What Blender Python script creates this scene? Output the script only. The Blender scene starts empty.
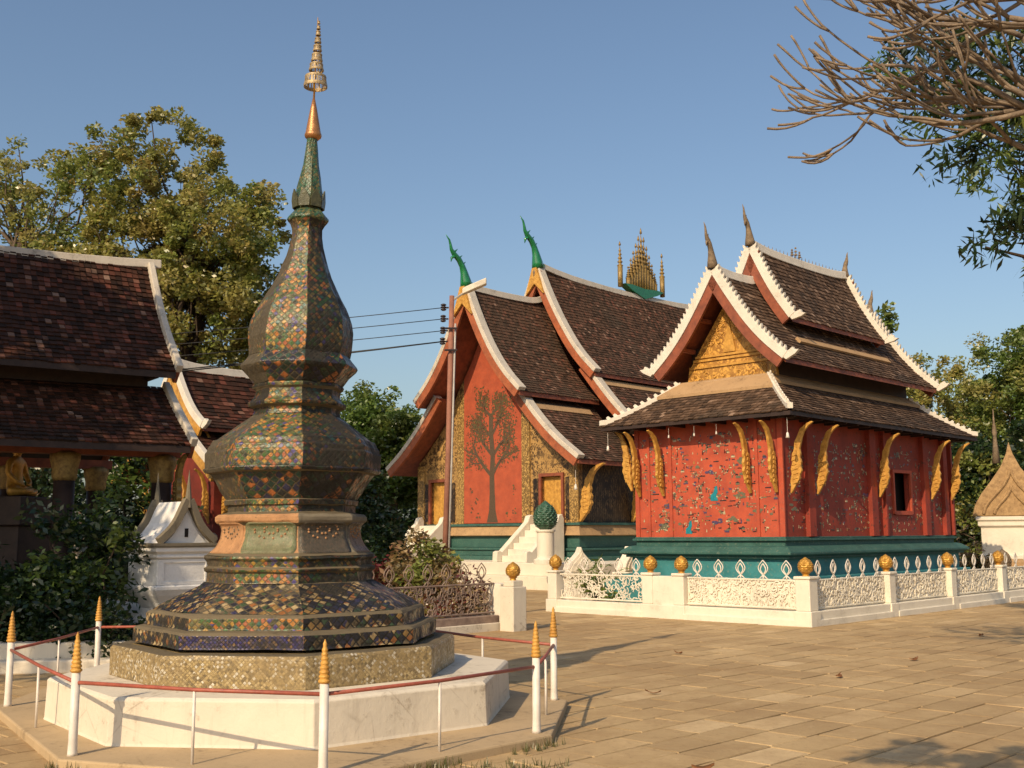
import bpy, bmesh, math, random
import numpy as np
from mathutils import Vector, Matrix
R = math.radians
random.seed(7); rng = np.random.default_rng(7)
SC = bpy.context.scene
COL = SC.collection

# ------------------------------------------------------------------ camera, sky, sun, exposure
cam_d = bpy.data.cameras.new('camera'); cam = bpy.data.objects.new('camera', cam_d); COL.objects.link(cam)
cam_d.sensor_width = 36; cam_d.lens = 36 * 1100 / 1024; cam_d.clip_end = 3000; cam_d.clip_start = .05
cam.matrix_world = Matrix.Translation((0, 0, 1.6)) @ Matrix.Rotation(R(97.8), 4, 'X') @ Matrix.Rotation(R(-.3), 4, 'Z')
SC.camera = cam
SUN_EL, SUN_AZ = 35, (-.49, -.872)
W = bpy.data.worlds.new('World'); SC.world = W; W.use_nodes = True
wn = W.node_tree.nodes; wl = W.node_tree.links; wn.clear()
sky = wn.new('ShaderNodeTexSky'); sky.sky_type = 'NISHITA'; sky.sun_disc = False
sky.sun_elevation = R(SUN_EL); sky.sun_rotation = math.atan2(SUN_AZ[0], SUN_AZ[1])
sky.air_density = 1.25; sky.dust_density = 3.2; sky.ozone_density = 2.6; sky.altitude = 300
bg = wn.new('ShaderNodeBackground'); bg.inputs[1].default_value = .128
wo = wn.new('ShaderNodeOutputWorld'); wl.new(sky.outputs[0], bg.inputs[0]); wl.new(bg.outputs[0], wo.inputs[0])
sl = bpy.data.lights.new('sun', 'SUN'); sl.energy = 4.3; sl.angle = R(.5); sl.color = (1, .78, .51)
so = bpy.data.objects.new('sun', sl); COL.objects.link(so)
ce = math.cos(R(SUN_EL)); sd = Vector((SUN_AZ[0] * ce, SUN_AZ[1] * ce, math.sin(R(SUN_EL))))
so.rotation_euler = sd.to_track_quat('Z', 'Y').to_euler(); so.location = (0, 0, 60)
SC.view_settings.view_transform = 'Standard'; SC.view_settings.look = 'None'
SC.view_settings.gamma = 1; SC.view_settings.exposure = 0.0
SC.render.engine = 'CYCLES'; SC.cycles.max_bounces = 6; SC.cycles.use_denoising = True

# ------------------------------------------------------------------ helpers: objects
def prop(o, label=None, cat=None, group=None, kind=None):
    if label: o['label'] = label
    if cat: o['category'] = cat
    if group: o['group'] = group
    if kind: o['kind'] = kind
    return o
def thing(name, label, cat, loc=(0, 0, 0), rz=0, group=None):
    o = bpy.data.objects.new(name, None); COL.objects.link(o); o.empty_display_size = .3
    o.location = loc; o.rotation_euler = (0, 0, rz)
    return prop(o, label, cat, group)
def kids(o): return [c for c in bpy.data.objects if c.parent == o]
def dup(o, loc=None, rz=None, label=None, group=None, scale=None, parent=None):
    c = o.copy(); COL.objects.link(c)
    if parent is not None: c.parent = parent
    if loc is not None: c.location = loc
    if rz is not None: c.rotation_euler = (0, 0, rz)
    if scale is not None: c.scale = (scale,) * 3
    if label: c['label'] = label
    if group: c['group'] = group
    for k in kids(o): dup(k, parent=c)
    return c
class MB:
    def __init__(s): s.v = []; s.f = []; s.uv = []; s.mi = []; s.m = 0
    def add(s, vs, fs, uvs=None):
        b = len(s.v); s.v += [tuple(map(float, p)) for p in vs]
        for i, f in enumerate(fs):
            s.f.append([b + k for k in f]); s.mi.append(s.m)
            s.uv.append(uvs[i] if uvs else [(0, 0)] * len(f))
        return s
    def box(s, a, b):
        x0, y0, z0 = a; x1, y1, z1 = b
        return s.add([(x0, y0, z0), (x1, y0, z0), (x1, y1, z0), (x0, y1, z0), (x0, y0, z1), (x1, y0, z1), (x1, y1, z1), (x0, y1, z1)],
                     [(0, 3, 2, 1), (4, 5, 6, 7), (0, 1, 5, 4), (1, 2, 6, 5), (2, 3, 7, 6), (3, 0, 4, 7)])
    def prism(s, poly, d0, d1, fn):           # poly of 2D points, extruded from d0 to d1; fn(a,b,d) -> xyz
        n = len(poly)
        vs = [fn(a, b, d0) for a, b in poly] + [fn(a, b, d1) for a, b in poly]
        fs = [tuple(range(n - 1, -1, -1)), tuple(range(n, 2 * n))] + [(i, (i + 1) % n, n + (i + 1) % n, n + i) for i in range(n)]
        return s.add(vs, fs)
    def loft(s, rings, cap=True):
        n = len(rings[0]); vs = [p for r in rings for p in r]; fs = []
        for k in range(len(rings) - 1):
            for i in range(n):
                j = (i + 1) % n
                fs.append((k * n + i, k * n + j, (k + 1) * n + j, (k + 1) * n + i))
        if cap: fs += [tuple(range(n - 1, -1, -1)), tuple((len(rings) - 1) * n + i for i in range(n))]
        return s.add(vs, fs)
    def lathe(s, prof, n=16, c=(0, 0), ph=0, cap=True):
        return s.loft([[(c[0] + r * math.cos(ph + 2 * math.pi * i / n), c[1] + r * math.sin(ph + 2 * math.pi * i / n), z) for i in range(n)] for r, z in prof], cap)
    def tube(s, pts, rad, n=6, cap=True):
        pts = [Vector(p) for p in pts]; m = len(pts)
        if not hasattr(rad, '__len__'): rad = [rad] * m
        rings = []; up = None
        for i, p in enumerate(pts):
            t = (pts[min(i + 1, m - 1)] - pts[max(i - 1, 0)])
            if t.length < 1e-9: t = Vector((0, 0, 1))
            t.normalize()
            if up is None: up = t.orthogonal().normalized()
            up = up - t * up.dot(t)
            if up.length < 1e-5: up = t.orthogonal()
            up.normalize(); b = t.cross(up)
            rings.append([p + (up * math.cos(2 * math.pi * k / n) + b * math.sin(2 * math.pi * k / n)) * rad[i] for k in range(n)])
        return s.loft(rings, cap)
    def obj(s, name, mats, parent=None, smooth=False, bevel=0, loc=None):
        me = bpy.data.meshes.new(name); me.from_pydata(s.v, [], s.f)
        uvl = me.uv_layers.new(name='UVMap')
        uvl.data.foreach_set('uv', [c for f in s.uv for p in f for c in p])
        for m in (mats if isinstance(mats, (list, tuple)) else [mats]): me.materials.append(m)
        me.polygons.foreach_set('material_index', s.mi)
        bm = bmesh.new(); bm.from_mesh(me); bmesh.ops.recalc_face_normals(bm, faces=bm.faces); bm.to_mesh(me); bm.free()
        if smooth: me.polygons.foreach_set('use_smooth', [True] * len(me.polygons))
        o = bpy.data.objects.new(name, me); COL.objects.link(o)
        if parent is not None: o.parent = parent
        if loc is not None: o.location = loc
        if bevel:
            b = o.modifiers.new('bevel', 'BEVEL'); b.width = bevel; b.segments = 2; b.limit_method = 'ANGLE'; b.angle_limit = R(40)
        return o
def raw(name, V, F, mat, parent=None, uv=None, loc=None):        # numpy quads
    me = bpy.data.meshes.new(name); nv, nf = len(V), len(F)
    me.vertices.add(nv); me.vertices.foreach_set('co', np.asarray(V, np.float32).ravel())
    me.loops.add(nf * 4); me.loops.foreach_set('vertex_index', np.asarray(F, np.int32).ravel())
    me.polygons.add(nf); me.polygons.foreach_set('loop_start', np.arange(0, nf * 4, 4, dtype=np.int32))
    me.polygons.foreach_set('use_smooth', [False] * nf); me.update(calc_edges=True); me.validate()
    me.materials.append(mat)
    o = bpy.data.objects.new(name, me); COL.objects.link(o)
    if parent is not None: o.parent = parent
    if loc is not None: o.location = loc
    return o

# ------------------------------------------------------------------ helpers: materials
class NT:
    def __init__(s, name):
        s.mat = bpy.data.materials.new(name); s.mat.use_nodes = True
        s.t = s.mat.node_tree; s.t.nodes.clear()
        s.out = s.t.nodes.new('ShaderNodeOutputMaterial')
    def n(s, kind, ins=None, **props):
        nd = s.t.nodes.new('ShaderNode' + kind)
        for k, v in props.items(): setattr(nd, k, v)
        for k, v in (ins or {}).items():
            sk = nd.inputs[k]
            if isinstance(v, bpy.types.NodeSocket): s.t.links.new(v, sk)
            else: sk.default_value = (tuple(v) + (1,)) if (isinstance(v, tuple) and len(v) == 3 and sk.type == 'RGBA') else v
        return nd
    def coord(s, kind='Object'): return s.n('TexCoord').outputs[kind]
    def noise(s, scale, vec=None, detail=4, rough=.6, dist=0):
        return s.n('TexNoise', {'Vector': vec if vec is not None else s.coord(), 'Scale': scale, 'Detail': detail, 'Roughness': rough, 'Distortion': dist}).outputs[0]
    def ramp(s, fac, stops, interp='LINEAR'):
        r = s.n('ValToRGB', {'Fac': fac}); cr = r.color_ramp; cr.interpolation = interp
        while len(cr.elements) < len(stops): cr.elements.new(.5)
        for e, (p, c) in zip(cr.elements, stops):
            e.position = p; e.color = (tuple(c) + (1,)) if len(c) == 3 else c
        return r.outputs[0]
    def mask(s, fac, a, b): return s.ramp(fac, [(a, (0, 0, 0)), (b, (1, 1, 1))])
    def mix(s, fac, a, b, mode='MIX'):
        m = s.n('Mix', data_type='RGBA', blend_type=mode)
        for idx, v in ((0, fac), (6, a), (7, b)):
            sk = m.inputs[idx]
            if isinstance(v, bpy.types.NodeSocket): s.t.links.new(v, sk)
            else: sk.default_value = (tuple(v) + (1,)) if isinstance(v, tuple) else v
        return m.outputs[2]
    def math(s, op, a, b=0.0):
        m = s.n('Math', {0: a, 1: b}, operation=op); return m.outputs[0]
    def bump(s, h, strength=.3, dist=.02, normal=None):
        ins = {'Height': h, 'Strength': strength, 'Distance': dist}
        if normal is not None: ins['Normal'] = normal
        return s.n('Bump', ins).outputs[0]
    def done(s, color, rough=.7, normal=None, spec=.3, metal=0, extra=None):
        ins = {'Base Color': color, 'Roughness': rough, 'Specular IOR Level': spec, 'Metallic': metal}
        if normal is not None: ins['Normal'] = normal
        p = s.n('BsdfPrincipled', ins); s.t.links.new(p.outputs[0], s.out.inputs[0]); return s.mat
def m_plaster(name, base=(.74, .68, .56), stain=(.42, .36, .28), amount=.5, sc=1.6):
    t = NT(name); a = t.noise(sc, detail=7, rough=.65); b = t.noise(sc * 9, detail=5, rough=.7)
    c = t.mix(t.mask(a, .40, .72), base, tuple(x * .86 for x in base))
    c = t.mix(t.math('MULTIPLY', t.mask(t.math('MULTIPLY', t.math('ADD', a, b), .5), .55, .68), amount), c, stain)
    sv = t.n('Mapping', {'Vector': t.coord(), 'Scale': (7, 7, .55)}).outputs[0]; st_ = t.noise(1.6, sv, 7, .7)
    c = t.mix(t.math('MULTIPLY', t.mask(st_, .54, .72), amount * .55), c, tuple(.5 * x + .5 * y for x, y in zip(base, stain)))
    k_ = t.n('TexVoronoi', {'Vector': t.coord(), 'Scale': 1.7}, feature='DISTANCE_TO_EDGE').outputs[0]
    kk = t.math('MULTIPLY', t.math('MULTIPLY', t.math('SUBTRACT', 1.0, t.mask(k_, .0, .012)), t.mask(a, .45, .6)), amount * .5)
    c = t.mix(kk, c, stain)
    return t.done(c, .88, t.bump(t.math('ADD', b, t.math('MULTIPLY', a, .8)), .35, .015), .2)
def m_paint(name, base, dark=None, sc=6, rough=.6, spec=.4, bump=.2, metal=0, wear=None):
    t = NT(name); a = t.noise(sc, detail=6, rough=.65); b = t.noise(sc * 7, detail=4)
    c = t.mix(t.mask(a, .35, .7), base, dark or tuple(x * .65 for x in base))
    if wear: c = t.mix(t.math('MULTIPLY', t.mask(b, .58, .68), .8), c, wear)
    return t.done(c, rough, t.bump(b, bump, .01), spec, metal)
def m_island(name, stops, rough=.8, noise_col=None, nsc=1.0, spec=.2, bump=.4, nlo=.5, nhi=.7):
    t = NT(name); g = t.n('NewGeometry').outputs['Random Per Island']
    c = t.ramp(g, stops)
    a = t.noise(nsc, detail=6, rough=.65)
    if noise_col: c = t.mix(t.mask(a, nlo, nhi), c, noise_col)
    b = t.noise(30, detail=4)
    c = t.mix(.35, c, t.ramp(b, [(.3, (.35, .35, .35)), (.7, (1, 1, 1))]), 'MULTIPLY')
    return t.done(c, rough, t.bump(b, bump, .01), spec)
def m_leaf(name, cols, clump=None, csc=.7, trans=.35):
    t = NT(name); g = t.n('NewGeometry').outputs['Random Per Island']
    c = t.ramp(g, [(i / max(1, len(cols) - 1), x) for i, x in enumerate(cols)])
    if clump: c = t.mix(t.mask(t.noise(csc, detail=3), .46, .64), c, clump)
    d = t.n('BsdfDiffuse', {'Color': c}); tr = t.n('BsdfTranslucent', {'Color': c})
    gl = t.n('BsdfGlossy', {'Color': (1, 1, 1), 'Roughness': .35})
    m1 = t.n('MixShader', {0: trans, 1: d.outputs[0], 2: tr.outputs[0]})
    m2 = t.n('MixShader', {0: .04, 1: m1.outputs[0], 2: gl.outputs[0]})
    t.t.links.new(m2.outputs[0], t.out.inputs[0]); return t.mat
def m_mosaic(name, size, cols, worn, lo, hi, wsc=1.4, gold_edge=None):
    """glass mosaic: diamonds from the mesh's own metre UVs, every tile tilted a little, worn away by a noise of its own"""
    t = NT(name); uv = t.n('UVMap').outputs[0]
    nz = t.n('TexNoise', {'Vector': uv, 'Scale': 9.0, 'Detail': 3.0}).outputs[1]
    nz = t.n('VectorMath', {0: t.n('VectorMath', {0: nz, 1: (.5, .5, .5)}, operation='SUBTRACT').outputs[0], 3: size * .55}, operation='SCALE').outputs[0]
    uv = t.n('VectorMath', {0: uv, 1: nz}, operation='ADD').outputs[0]
    mp = t.n('Mapping', {'Vector': uv, 'Rotation': (0, 0, R(45)), 'Scale': (1 / size, 1 / size, 1)}).outputs[0]
    fl = t.n('VectorMath', {0: mp}, operation='FLOOR').outputs[0]
    wn_ = t.n('TexWhiteNoise', {'Vector': fl}, noise_dimensions='3D')
    n = len(cols); c = t.ramp(wn_.outputs[0], [(i / n, x) for i, x in enumerate(cols)], 'CONSTANT')
    fr = t.n('VectorMath', {0: mp}, operation='FRACTION').outputs[0]
    sx = t.n('SeparateXYZ', {0: fr})
    e = t.math('MINIMUM', t.math('MINIMUM', sx.outputs[0], t.math('SUBTRACT', 1.0, sx.outputs[0])), t.math('MINIMUM', sx.outputs[1], t.math('SUBTRACT', 1.0, sx.outputs[1])))
    grout = t.mask(e, .05, .13)
    # small inner mosaic pieces
    mp2 = t.n('Mapping', {'Vector': uv, 'Rotation': (0, 0, R(45)), 'Scale': (3 / size, 3 / size, 1)}).outputs[0]
    w2 = t.n('TexWhiteNoise', {'Vector': t.n('VectorMath', {0: mp2}, operation='FLOOR').outputs[0]}, noise_dimensions='3D')
    c = t.mix(.55, c, t.ramp(w2.outputs[0], [(0, (.35, .35, .35)), (1, (1.25, 1.2, 1.1))]), 'MULTIPLY')
    st = t.noise(22, detail=6, rough=.7); stone = t.ramp(st, [(.3, tuple(x * .45 for x in worn)), (.7, worn)])
    c = t.mix(grout, stone, c)
    wm = t.noise(wsc, detail=8, rough=.75); wmask = t.mask(wm, lo, hi)
    c = t.mix(wmask, c, stone)
    # facet tilt
    nm = t.n('VectorMath', {0: w2.outputs[1], 1: (.5, .5, .5)}, operation='SUBTRACT').outputs[0]
    nm = t.n('VectorMath', {0: nm, 3: .22}, operation='SCALE').outputs[0]
    nn = t.n('VectorMath', {0: t.n('NewGeometry').outputs['Normal'], 1: nm}, operation='ADD').outputs[0]
    nn = t.n('VectorMath', {0: nn}, operation='NORMALIZE').outputs[0]
    nb = t.bump(t.math('ADD', st, t.math('MULTIPLY', grout, .5)), .5, .012, nn)
    rg = t.math('ADD', t.math('MULTIPLY', wmask, .5), .30)
    return t.done(c, rg, nb, .42)

M = {}
M['plaster'] = m_plaster('whitewashed_plaster')
M['plaster_old'] = m_plaster('stained_plaster', (.68, .61, .49), (.24, .18, .12), .9, 1.3)
M['plaster_shrine'] = m_plaster('shrine_plaster', (.80, .78, .74), (.3, .27, .22), .3, 2)
M['mortar'] = m_plaster('tan_mortar', (.42, .27, .14), (.14, .085, .05), .9, 2.2)
M['lichen_stone'] = m_plaster('lichen_stone', (.20, .17, .12), (.06, .05, .04), .9, 4)
M['ledge_stone'] = m_plaster('dusty_ledge_stone', (.15, .12, .075), (.035, .029, .02), 1.0, 3)
M['concrete'] = m_plaster('worn_concrete', (.46, .34, .20), (.17, .12, .07), .9, 1.6)
M['white_trim'] = m_plaster('white_roof_trim', (.70, .64, .54), (.32, .26, .19), .5, 3)
M['grey_trim'] = m_plaster('weathered_trim', (.58, .52, .43), (.16, .13, .10), .8, 3)
M['redwood'] = m_paint('red_brown_timber', (.30, .085, .040), (.15, .045, .025), 5, .6)
M['orangewood'] = m_paint('orange_red_timber', (.40, .115, .045), (.22, .065, .03), 4, .6)
M['darkwood'] = m_paint('dark_timber', (.045, .025, .018), (.02, .012, .01), 5, .6)
M['gold'] = m_paint('gold_paint', (.62, .34, .06), (.40, .20, .035), 14, .38, .5, .4, .35)
M['gold_pale'] = m_paint('pale_worn_gilding', (.52, .40, .22), (.26, .18, .09), 30, .45, .5, .4, .3, (.16, .11, .06))
M['gold_matt'] = m_paint('ochre_gold_carving', (.66, .36, .075), (.36, .17, .03), 9, .5, .4, .6, .1)
M['gold_dim'] = m_paint('old_gold', (.36, .24, .07), (.13, .075, .025), 14, .5, .5, .5, .2)
M['teal'] = m_paint('teal_paint', (.045, .125, .105), (.025, .08, .068), 3, .6, .35, .2, 0, (.15, .19, .14))
M['cyan'] = m_paint('turquoise_paint', (.055, .24, .255), (.03, .15, .155), 2.4, .55, .35, .2, 0, (.16, .23, .19))
M['tan'] = m_paint('tan_render', (.46, .30, .15), (.30, .19, .10), 2, .8, .2, .3, 0, (.18, .13, .08))
M['redwall'] = m_paint('red_lacquer_wall', (.50, .092, .043), (.33, .060, .033), 2.5, .6, .35, .2, 0, (.26, .10, .07))
M['redwall_shaded'] = m_paint('shade_darkened_red_wall', (.34, .050, .028), (.20, .035, .022), 1.6, .6, .3, .2, 0, (.07, .035, .025))  # chapel red darkened in colour to deepen the eave shade on the long side
M['maroon'] = m_paint('dark_maroon_wall', (.20, .030, .018), (.10, .02, .014), 2.5, .7, .3, .2)  # deeper, darker red than the chapel walls
M['orange_panel'] = m_paint('orange_red_render', (.43, .090, .040), (.30, .064, .032), 3.2, .7, .3, .3, 0, (.30, .10, .06))
M['metal_white'] = m_paint('white_enamel', (.74, .68, .60), (.58, .53, .46), 8, .45, .5, .1)
M['rail_red'] = m_paint('red_oxide_rail', (.38, .10, .06), (.24, .06, .04), 12, .5, .5, .2)
M['green_glass'] = m_paint('green_glass_mosaic', (.015, .22, .07), (.008, .10, .03), 18, .12, .9, .3)
M['bud_green'] = m_paint('green_glazed_bud', (.045, .13, .075), (.02, .06, .035), 16, .35, .6, .8, 0, (.14, .13, .09))
M['stone_grey'] = m_paint('grey_brown_stucco', (.26, .19, .12), (.11, .08, .055), 9, .85, .2, .7)
M['tan_stucco'] = m_paint('tan_gold_stucco', (.46, .30, .145), (.24, .15, .075), 11, .8, .2, .8)
M['terracotta'] = m_paint('terracotta_render', (.46, .25, .12), (.30, .16, .08), 8, .8, .2, .6, 0, (.14, .095, .06))
M['black'] = m_paint('black_rubber', (.02, .02, .02), None, 9, .6)
M['insul'] = m_paint('dark_insulator', (.05, .04, .045), None, 9, .3)
M['void'] = m_paint('dark_interior', (.02, .014, .011), None, 4, .9)
M['bark'] = m_paint('grey_brown_bark', (.16, .12, .085), (.07, .05, .035), 6, .9, .1, .8)
M['bark_pale'] = m_paint('pale_frangipani_bark', (.29, .22, .155), (.12, .09, .065), 9, .85, .2, .9)
M['bark_dark'] = m_paint('dark_bark', (.07, .05, .035), None, 6, .9, .1, .8)
M['pole'] = m_paint('red_brown_pole', (.33, .15, .10), (.22, .10, .07), 4, .7, .2, .2)
M['conduit'] = m_paint('grey_conduit', (.45, .42, .38), None, 5, .5)
# gold stencilled dark wall
def m_stencil(name, gold, dark, sc, lo, hi):
    t = NT(name); v = t.n('TexVoronoi', {'Vector': t.coord(), 'Scale': sc}, feature='SMOOTH_F1').outputs[0]
    w = t.n('TexWave', {'Vector': t.coord(), 'Scale': sc * .45, 'Distortion': 9, 'Detail': 3, 'Detail Scale': 2.5}).outputs[1]
    a = t.math('ADD', t.math('MULTIPLY', v, .8), t.math('MULTIPLY', w, .5))
    c = t.mix(t.mask(a, lo, hi), gold, dark)
    c = t.mix(t.mask(t.noise(1.2, detail=6), .5, .75), c, tuple(.6 * x + .4 * y for x, y in zip(gold, dark)))
    return t.done(c, .5, t.bump(a, .3, .01), .4)
M['stencil'] = m_stencil('gold_stencil_on_black', (.42, .25, .085), (.085, .050, .022), 9, .42, .60)
M['stencil_fine'] = m_stencil('gold_floral_pilaster', (.50, .31, .10), (.16, .095, .03), 16, .45, .66)
M['carved'] = m_stencil('carved_gilded_board', (.68, .37, .075), (.30, .14, .03), 11, .5, .75)
M['relief_dark'] = m_stencil('dark_gilded_relief', (.13, .08, .035), (.018, .012, .009), 7, .35, .6)
# roof tiles
M['tile_brown'] = m_island('weathered_brown_tiles', [(0, (.05, .031, .02)), (.35, (.10, .06, .037)), (.8, (.15, .09, .055)), (.95, (.22, .138, .09)), (1, (.34, .23, .16))], .85, (.070, .052, .038), .9)
M['tile_main'] = m_island('brown_clay_tiles', [(0, (.045, .028, .018)), (.4, (.10, .058, .036)), (.85, (.135, .072, .045)), (.96, (.20, .08, .05)), (1, (.30, .19, .13))], .85, (.075, .054, .036), .55)
M['tile_red'] = m_island('dark_red_tiles', [(0, (.024, .012, .007)), (.45, (.062, .026, .015)), (.82, (.095, .035, .020)), (.93, (.17, .055, .035)), (.985, (.20, .10, .065)), (1, (.28, .18, .13))], .75, (.028, .018, .012), .8)
def m_paver():
    t = NT('worn_sandstone_pavers'); g = t.n('NewGeometry').outputs['Random Per Island']
    c = t.ramp(g, [(0, (.40, .285, .150)), (.25, (.45, .322, .168)), (.7, (.49, .353, .186)), (.92, (.53, .385, .206)), (1, (.57, .425, .24))])
    a = t.noise(.42, detail=8, rough=.7); c = t.mix(t.math('MULTIPLY', t.mask(a, .42, .64), .55), c, (.25, .155, .075))
    b = t.noise(2.6, detail=8, rough=.75); c = t.mix(t.math('MULTIPLY', t.mask(b, .48, .66), .5), c, (.33, .215, .105))
    d = t.noise(14, detail=8, rough=.8); c = t.mix(t.math('MULTIPLY', t.mask(d, .56, .66), .5), c, (.20, .125, .065))
    e = t.noise(5, detail=6, rough=.8); c = t.mix(t.math('MULTIPLY', t.mask(e, .60, .70), .5), c, (.62, .47, .29))
    h = t.math('ADD', t.math('MULTIPLY', b, .6), t.math('MULTIPLY', d, .5))
    return t.done(c, .9, t.bump(h, .8, .018), .2)
M['paver'] = m_paver()
# leaves
M['leaf_autumn'] = m_leaf('yellowing_leaves', [(.22, .25, .055), (.28, .30, .065), (.36, .34, .085), (.42, .33, .10)], (.38, .30, .10), .45, .42)
M['leaf_olive'] = m_leaf('olive_leaves', [(.14, .19, .04), (.22, .27, .06), (.30, .30, .07)], (.32, .28, .08), .4, .42)
M['leaf_green'] = m_leaf('mid_green_leaves', [(.07, .125, .022), (.11, .18, .034), (.16, .23, .045)], (.19, .21, .045), .4, .4)
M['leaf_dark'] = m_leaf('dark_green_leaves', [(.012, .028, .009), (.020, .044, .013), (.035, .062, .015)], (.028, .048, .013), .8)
M['leaf_lime'] = m_leaf('lime_leaves', [(.10, .17, .025), (.16, .22, .035), (.20, .22, .05)])
M['leaf_croton'] = m_leaf('brown_croton_leaves', [(.20, .09, .05), (.32, .20, .09), (.20, .17, .06), (.44, .30, .14)], (.18, .14, .06), 2)
M['leaf_red'] = m_leaf('maroon_leaves', [(.10, .02, .02), (.16, .03, .03), (.07, .05, .02)])
M['stem_pink'] = m_paint('purple_brown_stems', (.22, .12, .10), (.12, .07, .06), 5, .8)
M['grass'] = m_leaf('short_grass', [(.08, .10, .025), (.14, .14, .045), (.20, .16, .07)])
M['dryleaf'] = m_leaf('dry_leaf', [(.35, .15, .05), (.28, .13, .05)])

# ------------------------------------------------------------------ helpers: foliage
def unit(n):
    a = rng.normal(size=(n, 3)); return a / np.linalg.norm(a, axis=1, keepdims=True)
def leaves(name, clumps, per, size, mat, parent=None, aspect=.5, droop=0., flat=.85):
    """clumps: rows x,y,z,r ; each leaf is a small folded-out rhombus of its own"""
    cl = np.asarray(clumps, float); n = len(cl) * per
    c = np.repeat(cl, per, 0); d = unit(n) * (rng.random((n, 1)) ** .45)
    d[:, 2] *= flat
    p = c[:, :3] + d * c[:, 3:4]
    ax = unit(n); ax[:, 2] = ax[:, 2] * .6 - droop; ax /= np.linalg.norm(ax, axis=1, keepdims=True)
    nr = unit(n); nr[:, 2] += .5; sd_ = np.cross(ax, nr); sd_ /= np.linalg.norm(sd_, axis=1, keepdims=True) + 1e-9
    L = size * (.6 + .8 * rng.random((n, 1)))
    V = np.stack([p - ax * L * .5, p + sd_ * L * aspect * .5, p + ax * L * .5, p - sd_ * L * aspect * .5], 1).reshape(-1, 3)
    F = np.arange(n * 4).reshape(-1, 4)
    return raw(name, V, F, mat, parent)
def crown_clumps(ells, n, r0, r1):
    out = []; w = np.array([e[3] * e[4] * e[5] for e in ells]) ** .75; w /= w.sum()
    for _ in range(n):
        e = ells[rng.choice(len(ells), p=w)]
        d = unit(1)[0] * rng.random() ** .4
        out.append((e[0] + d[0] * e[3], e[1] + d[1] * e[4], e[2] + d[2] * e[5], r0 + (r1 - r0) * rng.random()))
    return out
def wob(a, b, n, amp):
    a, b = np.array(a, float), np.array(b, float); L = np.linalg.norm(b - a)
    o = [a]
    for i in range(1, n): o.append(a + (b - a) * i / n + rng.normal(size=3) * amp * L * math.sin(math.pi * i / n))
    return o + [b]
def tree(name, label, base, ells, nclump, per, lsize, leafm, barkm=None, trunk_r=.25, cr=(.5, 1.0), group=None, limbs=14, cat='tree', split=.45, droop=.1, aspect=.55, second=None):
    o = thing(name, label, cat, base, 0, group); b = np.array(base, float)
    cl = [(c[0] - b[0], c[1] - b[1], c[2] - b[2], c[3]) for c in crown_clumps(ells, nclump, *cr)]
    cen = np.mean([c[:3] for c in cl], 0); top = max(c[2] for c in cl)
    fork = np.array([cen[0] * .5, cen[1] * .5, max(.4, min(c[2] for c in cl) * .9 + .1 * cen[2])])
    t = MB(); pts = wob((0, 0, 0), fork, 5, .03); t.tube(pts, [trunk_r * (1.25 - .09 * i * 1.0) for i in range(6)], 10)
    ctr = wob(fork, (cen[0], cen[1], cen[2] + (top - cen[2]) * .5), 5, .05)
    t.tube(ctr, [trunk_r * (.75 - .12 * i) for i in range(6)], 8)
    t.obj('trunk', barkm or M['bark'], o, True)
    lb = MB(); order = rng.permutation(len(cl))[:limbs * 3]
    for k, i in enumerate(order):
        s = np.array(ctr[rng.integers(0, 4)]); e = np.array(cl[i][:3])
        r = trunk_r * (.32 if k < limbs else .16)
        q = wob(s, e, 5, .06); lb.tube(q, [r * (1 - .17 * j) for j in range(6)], 5)
    lb.obj('limbs', barkm or M['bark'], o, True)
    if second:
        k = int(len(cl) * second[1]); leaves('crown', cl[k:], per, lsize, leafm, o, aspect, droop)
        leaves('crown', cl[:k], per, lsize, second[0], o, aspect, droop)
    else: leaves('crown', cl, per, lsize, leafm, o, aspect, droop)
    return o
def shrub(name, label, base, rx, rz, n, per, lsize, mat, group=None, aspect=.5, second=None, cr=(.18, .35), droop=0.):
    o = thing(name, label, 'shrub', base, 0, group)
    ell = [(0, 0, rz * .55, rx, rx * .8, rz * .5), (rx * .3, -.1, rz * .35, rx * .7, rx * .7, rz * .35), (-rx * .35, 0, rz * .4, rx * .6, rx * .6, rz * .4)]
    cl = crown_clumps(ell, n, *cr)
    st = MB()
    for c in cl[:18]: st.tube(wob((c[0] * .15, c[1] * .15, 0), c[:3], 4, .05), [.025, .02, .016, .012, .008], 5)
    st.obj('stem', M['bark_dark'], o, True)
    if second:
        k = int(n * second[1]); leaves('foliage', cl[k:], per, lsize, mat, o, aspect, droop); leaves('foliage', cl[:k], per, lsize, second[0], o, aspect, droop)
    else: leaves('foliage', cl, per, lsize, mat, o, aspect, droop)
    return o

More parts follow.
